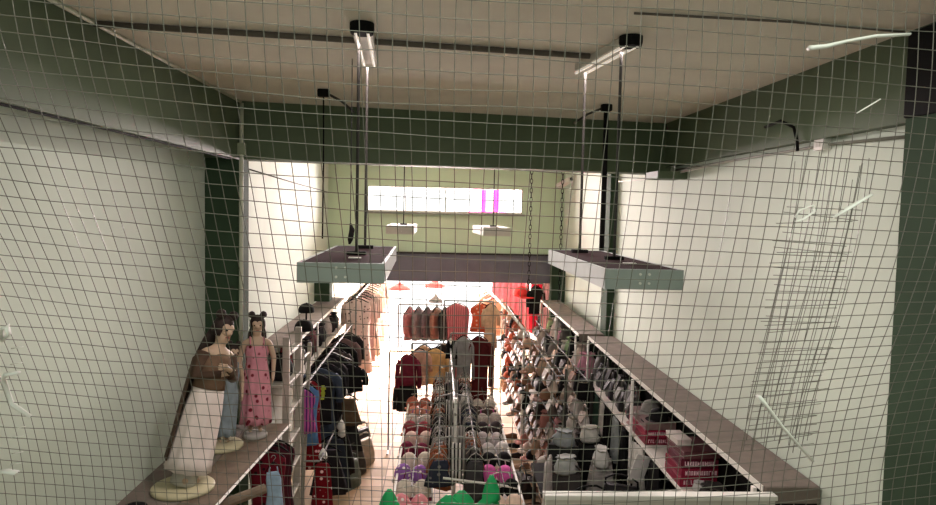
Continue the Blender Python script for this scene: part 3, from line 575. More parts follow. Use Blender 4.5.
G().tube([(-0.12, -1.75, 0.98), (0.52, -1.75, 0.90)], 0.012, 8).build('front_bar', WHITEM, t)
for x in (-0.42, 0.48): G().tube([(x, -1.8, 0.92), (x, 1.85, 0.92)], 0.006, 6).build('tray_rail', DARKM, t)
BL = [((238, 150, 160), 'coral pink'), ((234, 226, 212), 'cream'), ((150, 100, 178), 'purple'), ((236, 222, 206), 'ivory'), ((122, 36, 66), 'maroon'), ((238, 206, 196), 'peach'), ((150, 62, 70), 'dull red'), ((226, 214, 208), 'pale grey'), ((222, 150, 130), 'salmon'), ((190, 110, 90), 'rust')]
for i in range(10):
    c, cn = BL[i]
    m = cloth(c, 'dots', (250, 240, 236)) if i in (0, 2) else c
    bra('%s bra on the left tray of central stand, %s from its near end' % (cn, ORD[i]), (-0.22, 6.5+i*0.37, 0.921), math.radians(-4+11*math.sin(i*2.7)), m, 1.16, math.radians(-40+8*math.sin(i*1.9)), 'bras on the left tray', BL[(i*3+1) % 10][0])
    G_ = None
BR = [((240, 214, 196), 'cream'), ((15, 14, 15), 'black'), ((238, 110, 190), 'bright pink'), ((26, 24, 26), 'black'), ((238, 232, 232), 'white'), ((214, 204, 206), 'pale lilac'), ((60, 50, 52), 'charcoal'), ((200, 186, 180), 'beige'), ((92, 74, 70), 'brown'), ((226, 214, 204), 'ivory')]
for i in range(10):
    c, cn = BR[i]
    bra('%s bra on the right tray of central stand, %s from its near end' % (cn, ORD[i]), (0.68, 6.5+i*0.37, 0.921), math.radians(4+11*math.sin(i*2.1)), c, 1.12, math.radians(-40+8*math.sin(i*1.7)), 'bras on the right tray', BR[(i*3+1) % 10][0])
MID = [((26, 25, 27), 'black'), ((150, 146, 144), 'grey'), ((66, 64, 66), 'dark grey'), ((206, 200, 196), 'pale grey'), ((30, 28, 30), 'black'), ((92, 88, 88), 'mid grey'), ((150, 88, 60), 'rust brown'), ((48, 52, 66), 'slate')]
rr = random.Random(9)
for side, x in (('left', 0.04), ('right', 0.40)):
    for k in range(20):
        y = 6.56+k*0.175
        c, cn = MID[rr.randrange(8)] if not (side == 'left' and k in (1, 2)) else MID[6]
        if side == 'right' and k < 3: c, cn = MID[(2, 0, 5)[k]]
        if abs(y-6.9) < 0.05 or abs(y-8.5) < 0.05: y += 0.07
        garment('camisole', '%s camisole on %s middle rail of central stand, %s from the front' % (cn, side, ORD[k]), 'top', (x, y, 1.238), rr.uniform(-0.75, 0.75), cloth(c, rr.choice(('dots', 'waves')), rr.choice(((226, 220, 216), (20, 19, 20), (120, 116, 114)))) if rr.random() < 0.6 else c, rr.uniform(0.28, 0.52), rr.uniform(0.20, 0.28), 0, 'cami', 'camisoles on the central stand', rr.uniform(0.9, 1.15), hanger=ALU)
SC_ = [((226, 222, 218), 'white'), ((26, 24, 26), 'black'), ((130, 126, 124), 'grey'), ((190, 184, 180), 'silver'), ((60, 58, 60), 'charcoal')]
for i in range(12):
    y = 6.62+i*0.27
    if abs(y-6.9) < 0.05 or abs(y-8.5) < 0.06: y += 0.09
    c, cn = SC_[(i*2) % 5]
    draped('scarf', '%s scarf hanging between the middle rails of central stand, %s from the front' % (cn, ORD[i]), 'scarf', (0.21+0.05*math.sin(i*2.2), y, 1.27+0.06*math.sin(i*1.7)), 0.5*math.sin(i*3.3), cloth(c, 'waves', SC_[(i*2+1) % 5][0]), 0.12, 0.42+0.12*math.sin(i), 2, 0.02, 'scarves on the central stand', 1.3)
# taller clothes behind and on the top rail
garment('dress', 'long pink dress hanging high at back of central stand', 'dress', (0.32, 11.0, 2.122), 0.05, cloth((226, 134, 134), 'waves', (170, 76, 84)), 1.35, 0.40, 0, 'dress', None, 1.15, hanger=OFFW)
garment('coat', 'dark red long coat hanging right at back of central stand', 'coat', (0.64, 10.12, 1.748), -0.1, (86, 28, 30), 1.20, 0.30, 0.6, 'coat', None, 1.0)
garment('coat', 'light grey long coat hanging beside the dark red coat', 'coat', (0.40, 10.12, 1.748), 0.05, (150, 146, 146), 1.0, 0.26, 0.5, 'coat', None, 1.0)
garment('jacket', 'maroon and black jacket at left back of central stand', 'jacket', (-0.42, 9.85, 1.518), 0.1, (120, 40, 58), 0.42, 0.28, 0.35, 'top')
garment('jacket', 'black jacket hanging below the maroon jacket', 'jacket', (-0.46, 9.85, 1.16), 0.0, (40, 36, 38), 0.45, 0.26, 0.3, 'top')
garment('dress', 'orange and red dress right behind the long pink dress', 'dress', (0.70, 11.0, 2.122), 0.0, cloth((226, 96, 60), 'dots', (240, 190, 160)), 0.42, 0.34, 0, 'dress')
garment('blouse', 'cream blouse right of the orange dress at the back', 'blouse', (0.86, 11.0, 2.122), 0.5, (226, 190, 156), 0.70, 0.26, 0.2, 'top')
for i, (x, c, cn) in enumerate([(-0.52, (176, 120, 122), 'dusty red'), (-0.36, (140, 132, 134), 'grey'), (-0.20, (110, 100, 104), 'dark grey'), (-0.04, (150, 118, 104), 'brown'), (0.12, (40, 36, 38), 'black')]):
    garment('blouse', '%s blouse on the far crossing rail, %s from left' % (cn, ['first', 'second', 'third', 'fourth', 'fifth'][i]), 'blouse', (x, 12.3, 1.86), 1.2, c, 0.55, 0.36, 0.3, 'top', 'blouses on the far crossing rail')
for i, (x, y, c, cn) in enumerate([(-0.20, 10.6, (214, 170, 130), 'peach'), (-0.02, 10.4, (222, 176, 120), 'apricot'), (0.10, 10.75, (52, 44, 40), 'black'), (-0.28, 10.3, (206, 160, 140), 'salmon')]):
    garment('blouse', '%s blouse hung behind middle of central stand' % cn, 'blouse', (x, y, 1.50), 0.3*i-0.4, c, 0.52, 0.34, 0.2, 'top', 'blouses behind the central stand')
garment('camisole', 'small black top hung before the pink dress at back', 'top', (0.24, 10.12, 1.748), 0.1, (22, 20, 22), 0.30, 0.26, 0, 'cami')
def rail_stand(label, x0, x1, y0, y1, z, group=None):
    t = thing('clothes_rail', label, 'clothes rail', ((x0+x1)/2, (y0+y1)/2, 0)); a = Vector((x0-(x0+x1)/2, y0-(y0+y1)/2, 0)); b = -a
    G().tube([a+Vector((0, 0, z)), b+Vector((0, 0, z))], 0.012, 8).build('rail', STEEL, t)
    for p in (a, b):
        G().tube([p, p+Vector((0, 0, z))], 0.013, 8).build('upright', STEEL, t)
        n = Vector((-(b-a).y, (b-a).x, 0)).normalized()*0.18; G().tube([p-n+Vector((0, 0, 0.015)), p+n+Vector((0, 0, 0.015))], 0.014, 8).build('foot', STEEL, t)
rail_stand('low far clothes rail crossing behind central stand', -0.72, 0.30, 12.3, 12.3, 1.845)
rail_stand('tall clothes rail at the back of central stand carrying coats', 0.2, 0.85, 10.12, 10.12, 1.73)
rail_stand('high rail at the back carrying the pink dress', 0.1, 0.9, 11.0, 11.0, 2.105)
rail_stand('short rail at left back of central stand carrying jackets', -0.7, -0.15, 9.85, 9.85, 1.5)
rail_stand('rail behind the middle of the central stand', -0.4, 0.2, 10.52, 10.52, 1.485)
# bright green leaves at the near end of the stand
t = thing('artificial_plant', 'bright green leafy decoration at near end of central stand', 'plant', (0.22, 5.75, 0))
GR = mat('bright_green_leaf', (38, 176, 104), 0.5, 0, 0.15, 6)
G().tube([(0, 0, 0), (0, 0, 1.0)], 0.02, 8).build('stem', GR, t); G().lathe([(0.14, 0), (0.15, 0.02), (0.05, 0.05)], n=16).build('base', DARKM, t)
def leaf(dx, z0, L, w, lean):
    g = G(); rings = []
    for i in range(9):
        q = i/8; ww = w*math.sin(math.pi*min(1, q*0.92+0.06))**0.8+0.003
        x = dx*min(1, q*1.8+0.1); y = lean*q
        rings.append([(x-ww, y+0.01, z0+L*q), (x, y-0.006, z0+L*q), (x+ww, y+0.01, z0+L*q), (x+ww, y+0.018, z0+L*q), (x, y+0.004, z0+L*q), (x-ww, y+0.018, z0+L*q)])
    g.loft(rings).build('leaf', GR, t, True)
for a in ((0.28, 0.85, 0.42, 0.08, 0.05), (-0.10, 0.83, 0.28, 0.12, 0.0), (0.02, 0.80, 0.31, 0.13, 0.1), (-0.62, 0.78, 0.34, 0.09, 0.1), (-0.55, 0.72, 0.36, 0.06, -0.05), (0.32, 0.7, 0.34, 0.07, 0.1)): leaf(*a)

# ------------------------------------------------------------------ left side: plank shelf with mannequins
t = thing('plank_shelf', 'grey plank shelf along left wall carrying the mannequins', 'shelf', (-2.05, 5.0, 0))
G().box(0.0, 0.385, -1.3, 0.98, 1.62, 1.65, 0.003).build('plank', SHELF, t)
g = G().prism([(0.395, -1.3), (0.58, -1.3), (0.735, 1.02), (0.395, 0.98)], 1.622, 1.652); p = g.build('plank', WOOD, t)
G().tube([(0.585, -1.3, 1.637), (0.74, 1.02, 1.637)], 0.012, 4).build('edge_strip', SHELFE, p)
for x, y in ((0.05, -1.2), (0.50, -1.2), (0.05, 0.9), (0.64, 0.9)): G().box(x-0.02, x+0.02, y-0.02, y+0.02, 0, 1.62).build('post', WOOD, t)
tag(G().tube([(-1.66, 4.35, 1.54), (-1.20, 4.72, 1.60)], 0.035, 10).build('wooden_pole', WOOD), 'rough wooden pole lying under the edge of the plank shelf', 'pole')
# left far shelf
def shelf_left(label, x1, y0, y1, ztop, z2, posts):
    t = thing('shelf_unit', label, 'shelf', (-2.05, (y0+y1)/2, 0)); yc = (y0+y1)/2; w = x1+2.05
    s = G().box(0.002, w, y0-yc, y1-yc, ztop-0.03, ztop, 0.003).build('top_board', SHELF, t); G().box(w+0.001, w+0.009, y0-yc, y1-yc, ztop-0.034, ztop+0.002).build('edge_strip', SHELFE, s)
    s = G().box(0.002, w, y0-yc, y1-yc, z2-0.025, z2, 0.003).build('shelf_board', OFFW, t); G().box(w+0.001, w+0.009, y0-yc, y1-yc, z2-0.03, z2+0.001).build('edge_strip', SHELFE, s)
    G().box(0.002, 0.012, y0-yc, y1-yc, 0.05, ztop-0.035).build('back_panel', mat('dim_green_panel', (150, 160, 150)), t)
    for y in posts: G().box(w+0.010, w+0.028, y-yc-0.02, y-yc+0.02, 0, ztop+0.0, 0.003).build('post', WHITEM, t)
shelf_left('white edged shelf unit along left wall beyond the ladder', -1.67, 7.75, 12.0, 2.0, 1.53, (7.8, 9.3, 11.9))
LG = [((38, 34, 36), 'black'), ((150, 60, 62), 'red'), ((96, 90, 92), 'grey'), ((52, 46, 50), 'charcoal'), ((120, 76, 80), 'dull maroon'), ((34, 32, 36), 'black'), ((70, 68, 74), 'dark grey'), ((200, 192, 190), 'white'), ((44, 40, 44), 'black'), ((60, 60, 66), 'slate')]
for i in range(10):
    c, cn = LG[i]
    pouch('%s cloth bag on left wall shelf, %s from its near end' % (cn, ORD[i]), (-1.84, 8.05+i*0.39, 1.531), i*0.8, c, 0.28, 0.30+0.06*math.sin(i*2), 0.26, 'cloth bags on the left wall shelf')
cap('upper black round hat on post at left shelf', (-1.69, 8.7, 2.24), 0.4, (26, 24, 26), 0.10, brim=False)
cap('lower black round hat resting on the left shelf top', (-1.72, 8.7, 2.002), 0.4, (26, 24, 26), 0.12, brim=False)
run('hat_post', [(-1.69, 8.7, 2.0), (-1.69, 8.7, 2.235)], 0.012, BLACK, 'thin black hat post standing on left shelf top', 'post')
# ladder
t = thing('ladder', 'worn pale metal ladder standing at the end of plank shelf', 'ladder', (-1.36, 6.35, 0))
for y in (-0.26, 0.26):
    G().box(-0.03, 0.03, y-0.02, y+0.02, 0, 2.42, 0.004).build('rail', ALU, t)
    G().box(-0.035, 0.035, y-0.026, y+0.026, 0, 0.05, 0.004).build('rubber_foot', BLACK, t)
for i in range(8): G().box(-0.028, 0.028, -0.24, 0.24, 0.28+i*0.28, 0.31+i*0.28, 0.004).build('rung', ALU, t)
t = thing('ladder', 'narrow second metal frame leaning just beyond the pale ladder', 'ladder', (-1.44, 6.95, 0), 0, None, rot=(math.radians(-2), math.radians(2), 0))
for y in (-0.2, 0.2): G().box(-0.02, 0.02, y-0.015, y+0.015, 0, 2.15, 0.004).build('rail', ALU, t)
for i in range(7): G().tube([(0, -0.19, 0.25+i*0.3), (0, 0.19, 0.25+i*0.3)], 0.012, 8).build('rung', ALU, t)
# clothes hung from the plank edge
for i, (y, c, cn, k, L) in enumerate([(5.85, cloth((70, 16, 30), 'waves', (26, 12, 18)), 'dark wine red', 'top', 0.6), (5.62, cloth((96, 14, 30), 'dots', (30, 14, 20)), 'deep crimson', 'top', 0.7), (5.74, (60, 14, 26), 'blackish red', 'top', 0.7), (5.35, (150, 176, 196), 'pale blue', 'cami', 0.40)]):
    garment('blouse', '%s garment hung below outer edge of mannequin shelf' % cn, 'blouse', ((-1.33 if k == 'cami' else -1.46)+0.085*(y-4.9), y, 1.60), math.radians(20), c, L, 0.30 if k != 'cami' else 0.15, 0, k, 'clothes under the plank shelf')
# clothes rail on the left
t = thing('clothes_rail', 'long clothes rail on the left carrying dark and bright garments', 'clothes rail', (-1.38, 8.9, 0))
G().tube([(0, -1.95, 1.72), (0, 1.9, 1.72)], 0.012, 8).build('rail', DARKM, t); G().tube([(0.18, -1.95, 0.95), (0.18, 1.9, 0.95)], 0.012, 8).build('rail', DARKM, t)
for y in (-1.95, 1.9):
    G().tube([(0, y, 0), (0, y, 1.72)], 0.013, 8).build('upright', STEEL, t); G().box(-0.2, 0.22, y-0.02, y+0.02, 0, 0.03).build('foot', STEEL, t)
    G().tube([(0, y, 0.95), (0.18, y, 0.95)], 0.01, 6).build('arm', STEEL, t)
G().tube([(0, -0.15, 1.72), (0.28, -0.15, 1.605)], 0.008, 6).build('arm', STEEL, t)
LR = [(7.05, cloth((190, 96, 160), 'waves', (90, 40, 110)), 'purple and pink patterned blouse', 'top', 0.42), (7.25, (96, 140, 190), 'light blue denim shirt', 'top', 0.62), (7.42, cloth((128, 18, 30), 'dots', (240, 200, 200)), 'red dress with pale dots', 'dress', 0.95),
      (7.75, (30, 28, 32), 'black T-shirt with yellow-green motif', 'top', 0.55), (8.0, (64, 74, 92), 'slate blue coat', 'coat', 0.9), (8.25, (26, 26, 32), 'navy black coat', 'coat', 1.0), (8.5, (40, 38, 42), 'charcoal coat', 'coat', 0.9), (8.8, (24, 22, 26), 'black long coat', 'coat', 1.0), (9.1, (58, 50, 50), 'dark brown top', 'top', 0.6), (9.5, (15, 14, 15), 'black top', 'top', 0.7), (9.9, (110, 86, 84), 'dull brown top', 'top', 0.6), (10.3, (40, 36, 38), 'blackish top', 'top', 0.6)]
for i, (y, c, cn, k, L) in enumerate(LR):
    garment('garment', '%s hanging on the long left clothes rail' % cn, 'garment', (-1.38, y, 1.738), math.radians(12), c, L, 0.22 if i < 3 else 0.38, 0.25 if i > 3 else 0, k, 'garments on the left clothes rail', print_mat=mat('yellow_green_print', (176, 196, 70), 0.7) if i == 3 else None)
# lower and outer pieces near the aisle
garment('jacket', 'short black jacket at the aisle end of left rail', 'jacket', (-1.14, 8.75, 1.62), 0.15, (26, 24, 28), 0.32, 0.36, 0.12, 'top')
garment('skirt', 'brown skirt hanging below the short black jacket', 'skirt', (-1.14, 8.68, 1.22), 0.15, (104, 84, 66), 0.34, 0.30, 0, 'skirt', None, 1.15, hook=True)
for i, (y, c, cn, L) in enumerate([(7.1, cloth((112, 14, 26), 'dots', (226, 190, 190)), 'dark red spotted skirt', 0.75), (7.5, (34, 30, 34), 'black skirt', 0.5), (7.85, (40, 44, 54), 'dark slate skirt', 0.6), (8.2, (30, 28, 30), 'black pleated skirt', 0.55), (9.0, (46, 44, 46), 'charcoal skirt', 0.55)]):
    garment('skirt', '%s on lower bar of the left clothes rail' % cn, 'skirt', (-1.20, y, 0.968), 0.1, c, L, 0.22 if i == 0 else 0.34, 0, 'skirt', 'skirts on the lower left bar', 1.2)
for i, (x, y, z, c, cn) in enumerate([(-1.12, 8.55, 0.0, (96, 104, 92), 'grey green'), (-1.10, 8.95, 0.0, (60, 54, 50), 'dark brown'), (-1.02, 9.35, 0.0, (176, 160, 140), 'beige'), (-1.10, 9.8, 0.0, (40, 38, 40), 'black')]):
    handbag('%s bag standing on the floor below left clothes rail' % cn, (x, y, z), math.radians(60), c, 0.38, 0.34, 0.22, 0.1, group='bags on the floor at left', flap=False)
for i, (x, y, z) in enumerate([(-1.16, 8.42, 1.22), (-1.21, 7.20, 0.86), (-1.14, 8.12, 0.80), (-1.13, 8.0, 0.92)]):
    t = thing('price_tag', 'white price tag hanging %s' % ['before the brown skirt and black jacket', 'low on the dark red spotted skirt', 'by the black pleated skirt', 'on the dark slate skirt'][i], 'tag', (x, y, z+0.14))
    G().lathe([(0.004, 0), (0.022, -0.02), (0.045, -0.07), (0.048, -0.10), (0.03, -0.13), (0.004, -0.135)], n=14).build('card', mat('white_card', (236, 234, 230), 0.7), t, True); G().tube([(0, 0, 0), (0, 0.03, 0.05)], 0.003, 5).build('string', OFFW, t)
# pale textiles farther left, washed by the street light
PT = [((236, 214, 206), 'pale pink'), ((226, 200, 190), 'blush'), ((214, 190, 180), 'beige'), ((240, 226, 216), 'cream'), ((196, 160, 156), 'dusty pink'), ((230, 206, 196), 'peach')]
rail_stand('long far clothes rail at left near the street front', -1.36, -1.36, 11.2, 15.2, 2.1)
for i in range(13):
    c, cn = PT[(i*5) % 6]; c = cloth(c, 'waves' if i % 2 else 'dots', PT[(i*5+2) % 6][0] if i % 3 else (120, 96, 92))
    garment('dress', '%s dress on the far left rail, %s from its near end' % (cn, ORD[i]), 'dress', (-1.36, 11.35+i*0.29, 2.118), 0.25+0.15*math.sin(i*2), c, 1.0+0.3*math.sin(i*1.3), 0.46, 0.3 if i % 2 else 0, 'dress', 'dresses on the far left rail', 1.1)
# front room: pendants, red curtain, street-side goods
def pendant(loc, col, label, R):
    t = thing('pendant_lamp', label, 'lamp', loc, 0, 'lamps in the front room')
    G().lathe([(R, 0), (R*1.01, 0.01), (R*0.75, 0.06), (R*0.25, 0.11), (0.02, 0.14), (0.015, 0.16)], n=20).build('lamp_shade', mat('lamp_%d_%d_%d' % tuple(col), col, 0.5), t, True)
    G().tube([(0, 0, 0.15), (0, 0, 2.62-loc[2])], 0.006, 6).build('cord', DARKM, t)
    G().lathe([(0.01, 0.06), (0.035, 0.03), (0.03, 0.0), (0.008, -0.02)], n=12).build('bulb', OFFW, t, True)
pendant((-0.80, 14.0, 1.92), (214, 90, 90), 'flat red lamp at left of front room ceiling', 0.25)
pendant((-0.08, 14.3, 1.95), (214, 90, 90), 'flat red lamp in middle of front room', 0.25)
pendant((-0.05, 13.3, 1.76), (112, 110, 110), 'upper grey lamp shade in the front room', 0.15)
pendant((-0.02, 12.9, 1.60), (100, 98, 98), 'lower grey lamp shade in the front room', 0.16)
draped('curtain', 'pink curtain hanging at the right of the front room', 'curtain', (1.50, 13.9, 2.60), 0.0, (240, 150, 170), 0.8, 1.5, 7, 0.04, flare=1.0)
draped('curtain', 'red curtain hanging at far right under the dark fascia', 'curtain', (2.02, 13.6, 2.60), 0.0, (206, 30, 60), 0.3, 1.5, 4, 0.04, flare=1.0)
draped('curtain', 'pale pink curtain beside the red curtain', 'curtain', (2.20, 13.5, 2.60), 0.3, (246, 190, 205), 0.2, 1.5, 3, 0.03, flare=1.0)
cap('red hat on the shelf end before the pink curtain', (1.62, 13.0, 1.95), 0.5, (214, 60, 60), 0.16)
t = thing('hat_stand', 'slim hat stand holding the red hat near pink curtain', 'stand', (1.62, 13.0, 0)); G().tube([(0, 0, 0), (0, 0, 1.95)], 0.015, 8).build('pole', STEEL, t); G().lathe([(0.16, 0), (0.16, 0.02), (0.02, 0.04)], n=16).build('base', STEEL, t)
garment('coat', 'black coat with backpack shape beside the red curtain', 'coat', (1.88, 12.9, 2.22), 0.2, (30, 26, 28), 0.50, 0.28, 0.25, 'coat', hook=True)
rail_stand('short rail holding the black coat at far right', 1.7, 2.02, 12.9, 12.9, 2.205)
for i, (y, c, cn) in enumerate([(13.6, (230, 170, 140), 'salmon'), (14.0, (236, 220, 206), 'cream'), (14.4, (214, 120, 100), 'coral'), (14.8, (240, 226, 220), 'white'), (15.2, (226, 180, 160), 'peach')]):
    garment('blouse', '%s blouse on the right rail near the street' % cn, 'blouse', (1.15, y, 1.86), -0.3, c, 0.7, 0.4, 0.2, 'top', 'blouses near the street')
rail_stand('far right clothes rail near the street front', 1.15, 1.15, 13.4, 15.4, 1.845)
# ------------------------------------------------------------------ mannequins on the plank shelf
SKIN = mat('mannequin_beige', (186, 160, 136), 0.5, 0, 0.10, 6)
HAIR = mat('dark_brown_hair', (44, 32, 28), 0.7, 0, 0.3, 30, 0.3)
BASE = mat('yellowed_base', (198, 190, 156), 0.5, 0, 0.15, 6)
def skin_body(name, joints, bones, m, parent):
    me = bpy.data.meshes.new(name); idx = {k: i for i, k in enumerate(joints)}
    me.from_pydata([joints[k][0] for k in joints], [(idx[a], idx[b]) for a, b in bones], [])
    o = bpy.data.objects.new(name, me); COL.objects.link(o); o.parent = parent
    md = o.modifiers.new('skin', 'SKIN'); md.use_smooth_shade = True
    for k, i in idx.items():
        r_ = joints[k][1]; sv = me.skin_vertices[0].data[i]
        sv.radius = (r_, r_) if not isinstance(r_, tuple) else r_; sv.use_root = (k == 'pelvis')
    sb = o.modifiers.new('sub', 'SUBSURF'); sb.levels = 2; sb.render_levels = 2
    me.materials.append(m); return o
def mannequin(label, loc, rot, H, dress_m, crossed, shawl=False, straps=True, base_r=0.19, base_m=BASE, top_m=None):
    t = thing('mannequin', label, 'mannequin', loc, 0, 'mannequins on the plank shelf', rot=rot); k = H/1.2
    J = {'pelvis': ((0, 0, 0.60), 0.085), 'waist': ((0, 0, 0.70), 0.072), 'chest': ((0, 0, 0.82), 0.088), 'shoulders': ((0, 0, 0.90), 0.06), 'neck': ((0, 0, 0.96), 0.032), 'jaw': ((0, -0.012, 1.01), 0.045), 'head': ((0, -0.005, 1.07), 0.068), 'crown': ((0, 0.0, 1.13), 0.05),
         'nose': ((0, -0.085, 1.045), 0.010), 'chin': ((0, -0.05, 0.995), 0.018)}
    B = [('pelvis', 'waist'), ('waist', 'chest'), ('chest', 'shoulders'), ('shoulders', 'neck'), ('neck', 'jaw'), ('jaw', 'head'), ('head', 'crown'), ('head', 'nose'), ('jaw', 'chin')]
    for s, n in ((-1, 'l'), (1, 'r')):
        J['sh'+n] = ((s*0.115, 0, 0.895), 0.036); J['el'+n] = ((s*0.165, -0.03 if crossed else 0.01, 0.74), 0.027)
        if crossed: J['wr'+n] = ((s*0.02, -0.125 - 0.02*s, 0.79+0.02*s), 0.018); J['ha'+n] = ((-s*0.05, -0.135-0.02*s, 0.81+0.02*s), 0.022)
        else: J['wr'+n] = ((s*0.16, -0.04, 0.60), 0.018); J['ha'+n] = ((s*0.155, -0.055, 0.545), 0.020)
        J['hip'+n] = ((s*0.05, 0, 0.54), 0.062); J['kn'+n] = ((s*0.045, -0.005, 0.30), 0.042); J['an'+n] = ((s*0.04, 0.01, 0.07), 0.025); J['to'+n] = ((s*0.05, -0.085, 0.035), 0.020)
        B += [('shoulders', 'sh'+n), ('sh'+n, 'el'+n), ('el'+n, 'wr'+n), ('wr'+n, 'ha'+n), ('pelvis', 'hip'+n), ('hip'+n, 'kn'+n), ('kn'+n, 'an'+n), ('an'+n, 'to'+n)]
        hx, hy, hz = J['ha'+n][0]
        for f in range(4):                                            # four fingers and a thumb
            if crossed: a = (hx-s*(0.025), hy-0.006, hz+0.018-0.012*f); b = (hx-s*(0.045+0.004*(1.5-abs(f-1.5))), hy+0.004, hz+0.018-0.013*f)
            else: a = (hx, hy-0.018+0.012*f, hz-0.03); b = (hx-s*0.006, hy-0.020+0.012*f, hz-0.05-0.004*(1.5-abs(f-1.5)))
            J['f%d%s' % (f, n)] = (a, 0.0065); J['g%d%s' % (f, n)] = (b, 0.005); B += [('ha'+n, 'f%d%s' % (f, n)), ('f%d%s' % (f, n), 'g%d%s' % (f, n))]
        a = (hx+(0.0 if not crossed else -s*0.004), hy-0.028, hz+0.022 if crossed else hz-0.005); J['th'+n] = (a, 0.007); B.append(('ha'+n, 'th'+n))
    J = {q: (tuple(c*k for c in p), r_*k) for q, (p, r_) in J.items()}
    skin_body('body', J, B, SKIN, t)
    # eyes and mouth
    g = G()
    for s in (-1, 1): g.lathe([(0.001, -0.006), (0.009*k, -0.003), (0.009*k, 0.003), (0.001, 0.006)], (s*0.026*k, -0.063*k, 1.068*k), 10)
    g.build('eyes', BLACK, t); G().box(-0.016*k, 0.016*k, -0.066*k, -0.050*k, 1.016*k, 1.022*k, 0.001).build('mouth', mat('mannequin_lips', (150, 80, 76)), t)
    # hair: cap, two buns, fall down the back
    h = G()
    h.loft([[(x*k, y*k+0.012*k, z*k) for x, y, z in ell(0, 0, zz, rx, ry, 16, 0.03, 7)] for zz, rx, ry in ((1.02, 0.070, 0.052), (1.06, 0.078, 0.068), (1.10, 0.076, 0.070), (1.14, 0.060, 0.058), (1.165, 0.030, 0.03), (1.17, 0.005, 0.005))])
    hair = h.build('hair', HAIR, t, True)
    for s in (-1, 1): G().lathe([(0.004, 0), (0.030*k, 0.012*k), (0.036*k, 0.035*k), (0.026*k, 0.06*k), (0.004, 0.07*k)], (s*0.055*k, 0.0, 1.135*k), 12).build('hair_bun', HAIR, hair, True)
    G().loft([[(x*k, y*k, z*k) for x, y, z in ell(0, yy, zz, rx, ry, 14, 0.06, 6, zz*9)] for zz, yy, rx, ry in ((1.08, 0.045, 0.06, 0.035), (0.98, 0.075, 0.085, 0.035), (0.86, 0.105, 0.09, 0.03), (0.74, 0.115, 0.08, 0.025), (0.64, 0.115, 0.05, 0.015))]).build('back_hair', HAIR, hair, True)
    # dress: bodice plus pleated skirt
    n = 44; rings = []
    prof = [(0.865, 0.098, 0.080), (0.80, 0.112, 0.100), (0.70, 0.098, 0.088), (0.62, 0.115, 0.105), (0.50, 0.128, 0.122), (0.34, 0.134, 0.132), (0.18, 0.140, 0.140), (0.10, 0.146, 0.146), (0.098, 0.13, 0.13)]
    if top_m: prof = prof[2:]
    for i, (z, rx, ry) in enumerate(prof):
        q = i/(len(prof)-1); rings.append([(x*k, y*k, z_*k+0.008*math.sin(j*1.3)*(q > 0.85)) for j, (x, y, z_) in enumerate(ell(0, 0.0, z, rx, ry, n, 0.01+0.10*q, 9, i*0.25))])
    G().loft(rings, cap=True).build('skirt' if top_m else 'dress', dress_m, t, True)
    if top_m: G().loft([[(x*k, y*k, z*k) for x, y, z in ell(0, 0, zz, rx, ry, 24, 0.015, 5)] for zz, rx, ry in ((0.905, 0.085, 0.058), (0.87, 0.112, 0.088), (0.80, 0.116, 0.104), (0.72, 0.104, 0.095), (0.66, 0.116, 0.105), (0.655, 0.09, 0.08))]).build('top', top_m, t, True)
    if straps and not top_m:
        for s in (-1, 1): G().tube([(s*0.06*k, -0.075*k, 0.85*k), (s*0.066*k, -0.04*k, 0.945*k), (s*0.066*k, 0.03*k, 0.945*k), (s*0.06*k, 0.075*k, 0.85*k)], 0.008*k, 6).build('strap', dress_m, t, True)
    if crossed:
        for n_ in 'lr': G().tube([J[q+n_][0] for q in ('sh', 'el', 'wr')], [0.046*k, 0.038*k, 0.027*k], 12).build('sleeve', cloth((84, 66, 54)), t, True)
    if crossed: G().lathe([(0.085, 0.004), (0.09, 0.03), (0.075, 0.14), (0.06, 0.2)], n=20).build('foot_column', mat('grey_foot_column', (176, 172, 162), 0.6), t, True)
    if shawl:
        sm = cloth((92, 74, 62)); rings = []
        for z, R in ((0.90, 0.11), (0.84, 0.15), (0.70, 0.155), (0.50, 0.160), (0.30, 0.160), (0.16, 0.165)):
            a0, a1 = (0.05, 0.95); R_ = []
            A = [math.pi*(a0+(a1-a0)*j/16) for j in range(17)]
            R_ += [(R*k*math.cos(a)*(1+0.04*math.sin(a*9)), (R*k*0.95)*math.sin(a)*(1+0.04*math.sin(a*9)), z*k) for a in A]
            R_ += [((R-0.008)*k*math.cos(a)*(1+0.04*math.sin(a*9)), (R*k*0.95-0.008*k)*math.sin(a)*(1+0.04*math.sin(a*9)), z*k) for a in A[::-1]]
            rings.append(R_)
        G().loft(rings).build('shawl', sm, t, True)
    return t
def stand_base(t, r_, m):
    G().lathe([(r_*0.96, 0), (r_, 0.008), (r_, 0.022), (r_*0.95, 0.032), (r_*0.5, 0.034)], n=36).build('base', m, t, True)
    return t
def put(label, x, y, lean_x, lean_y, yaw, H, *a, base_r=0.19, base_m=BASE, **kw):
    t = mannequin(label, (x, y, 1.685), (lean_x, lean_y, yaw), H, *a, **kw)
    inv = Matrix.Rotation(0, 4, 'X')
    b = G().lathe([(base_r*0.96, -0.033), (base_r, -0.026), (base_r, -0.010), (base_r*0.95, 0.0), (base_r*0.4, 0.002)], n=36).build('base', base_m, t, True)
    b.rotation_mode = 'QUATERNION'; b.rotation_quaternion = t.rotation_euler.to_quaternion().inverted()
    return t
R_ = math.radians
WHITE_SK = mat('white_skirt_cloth', (232, 218, 212), 0.85, 0, 0.08, 9, 0.15)
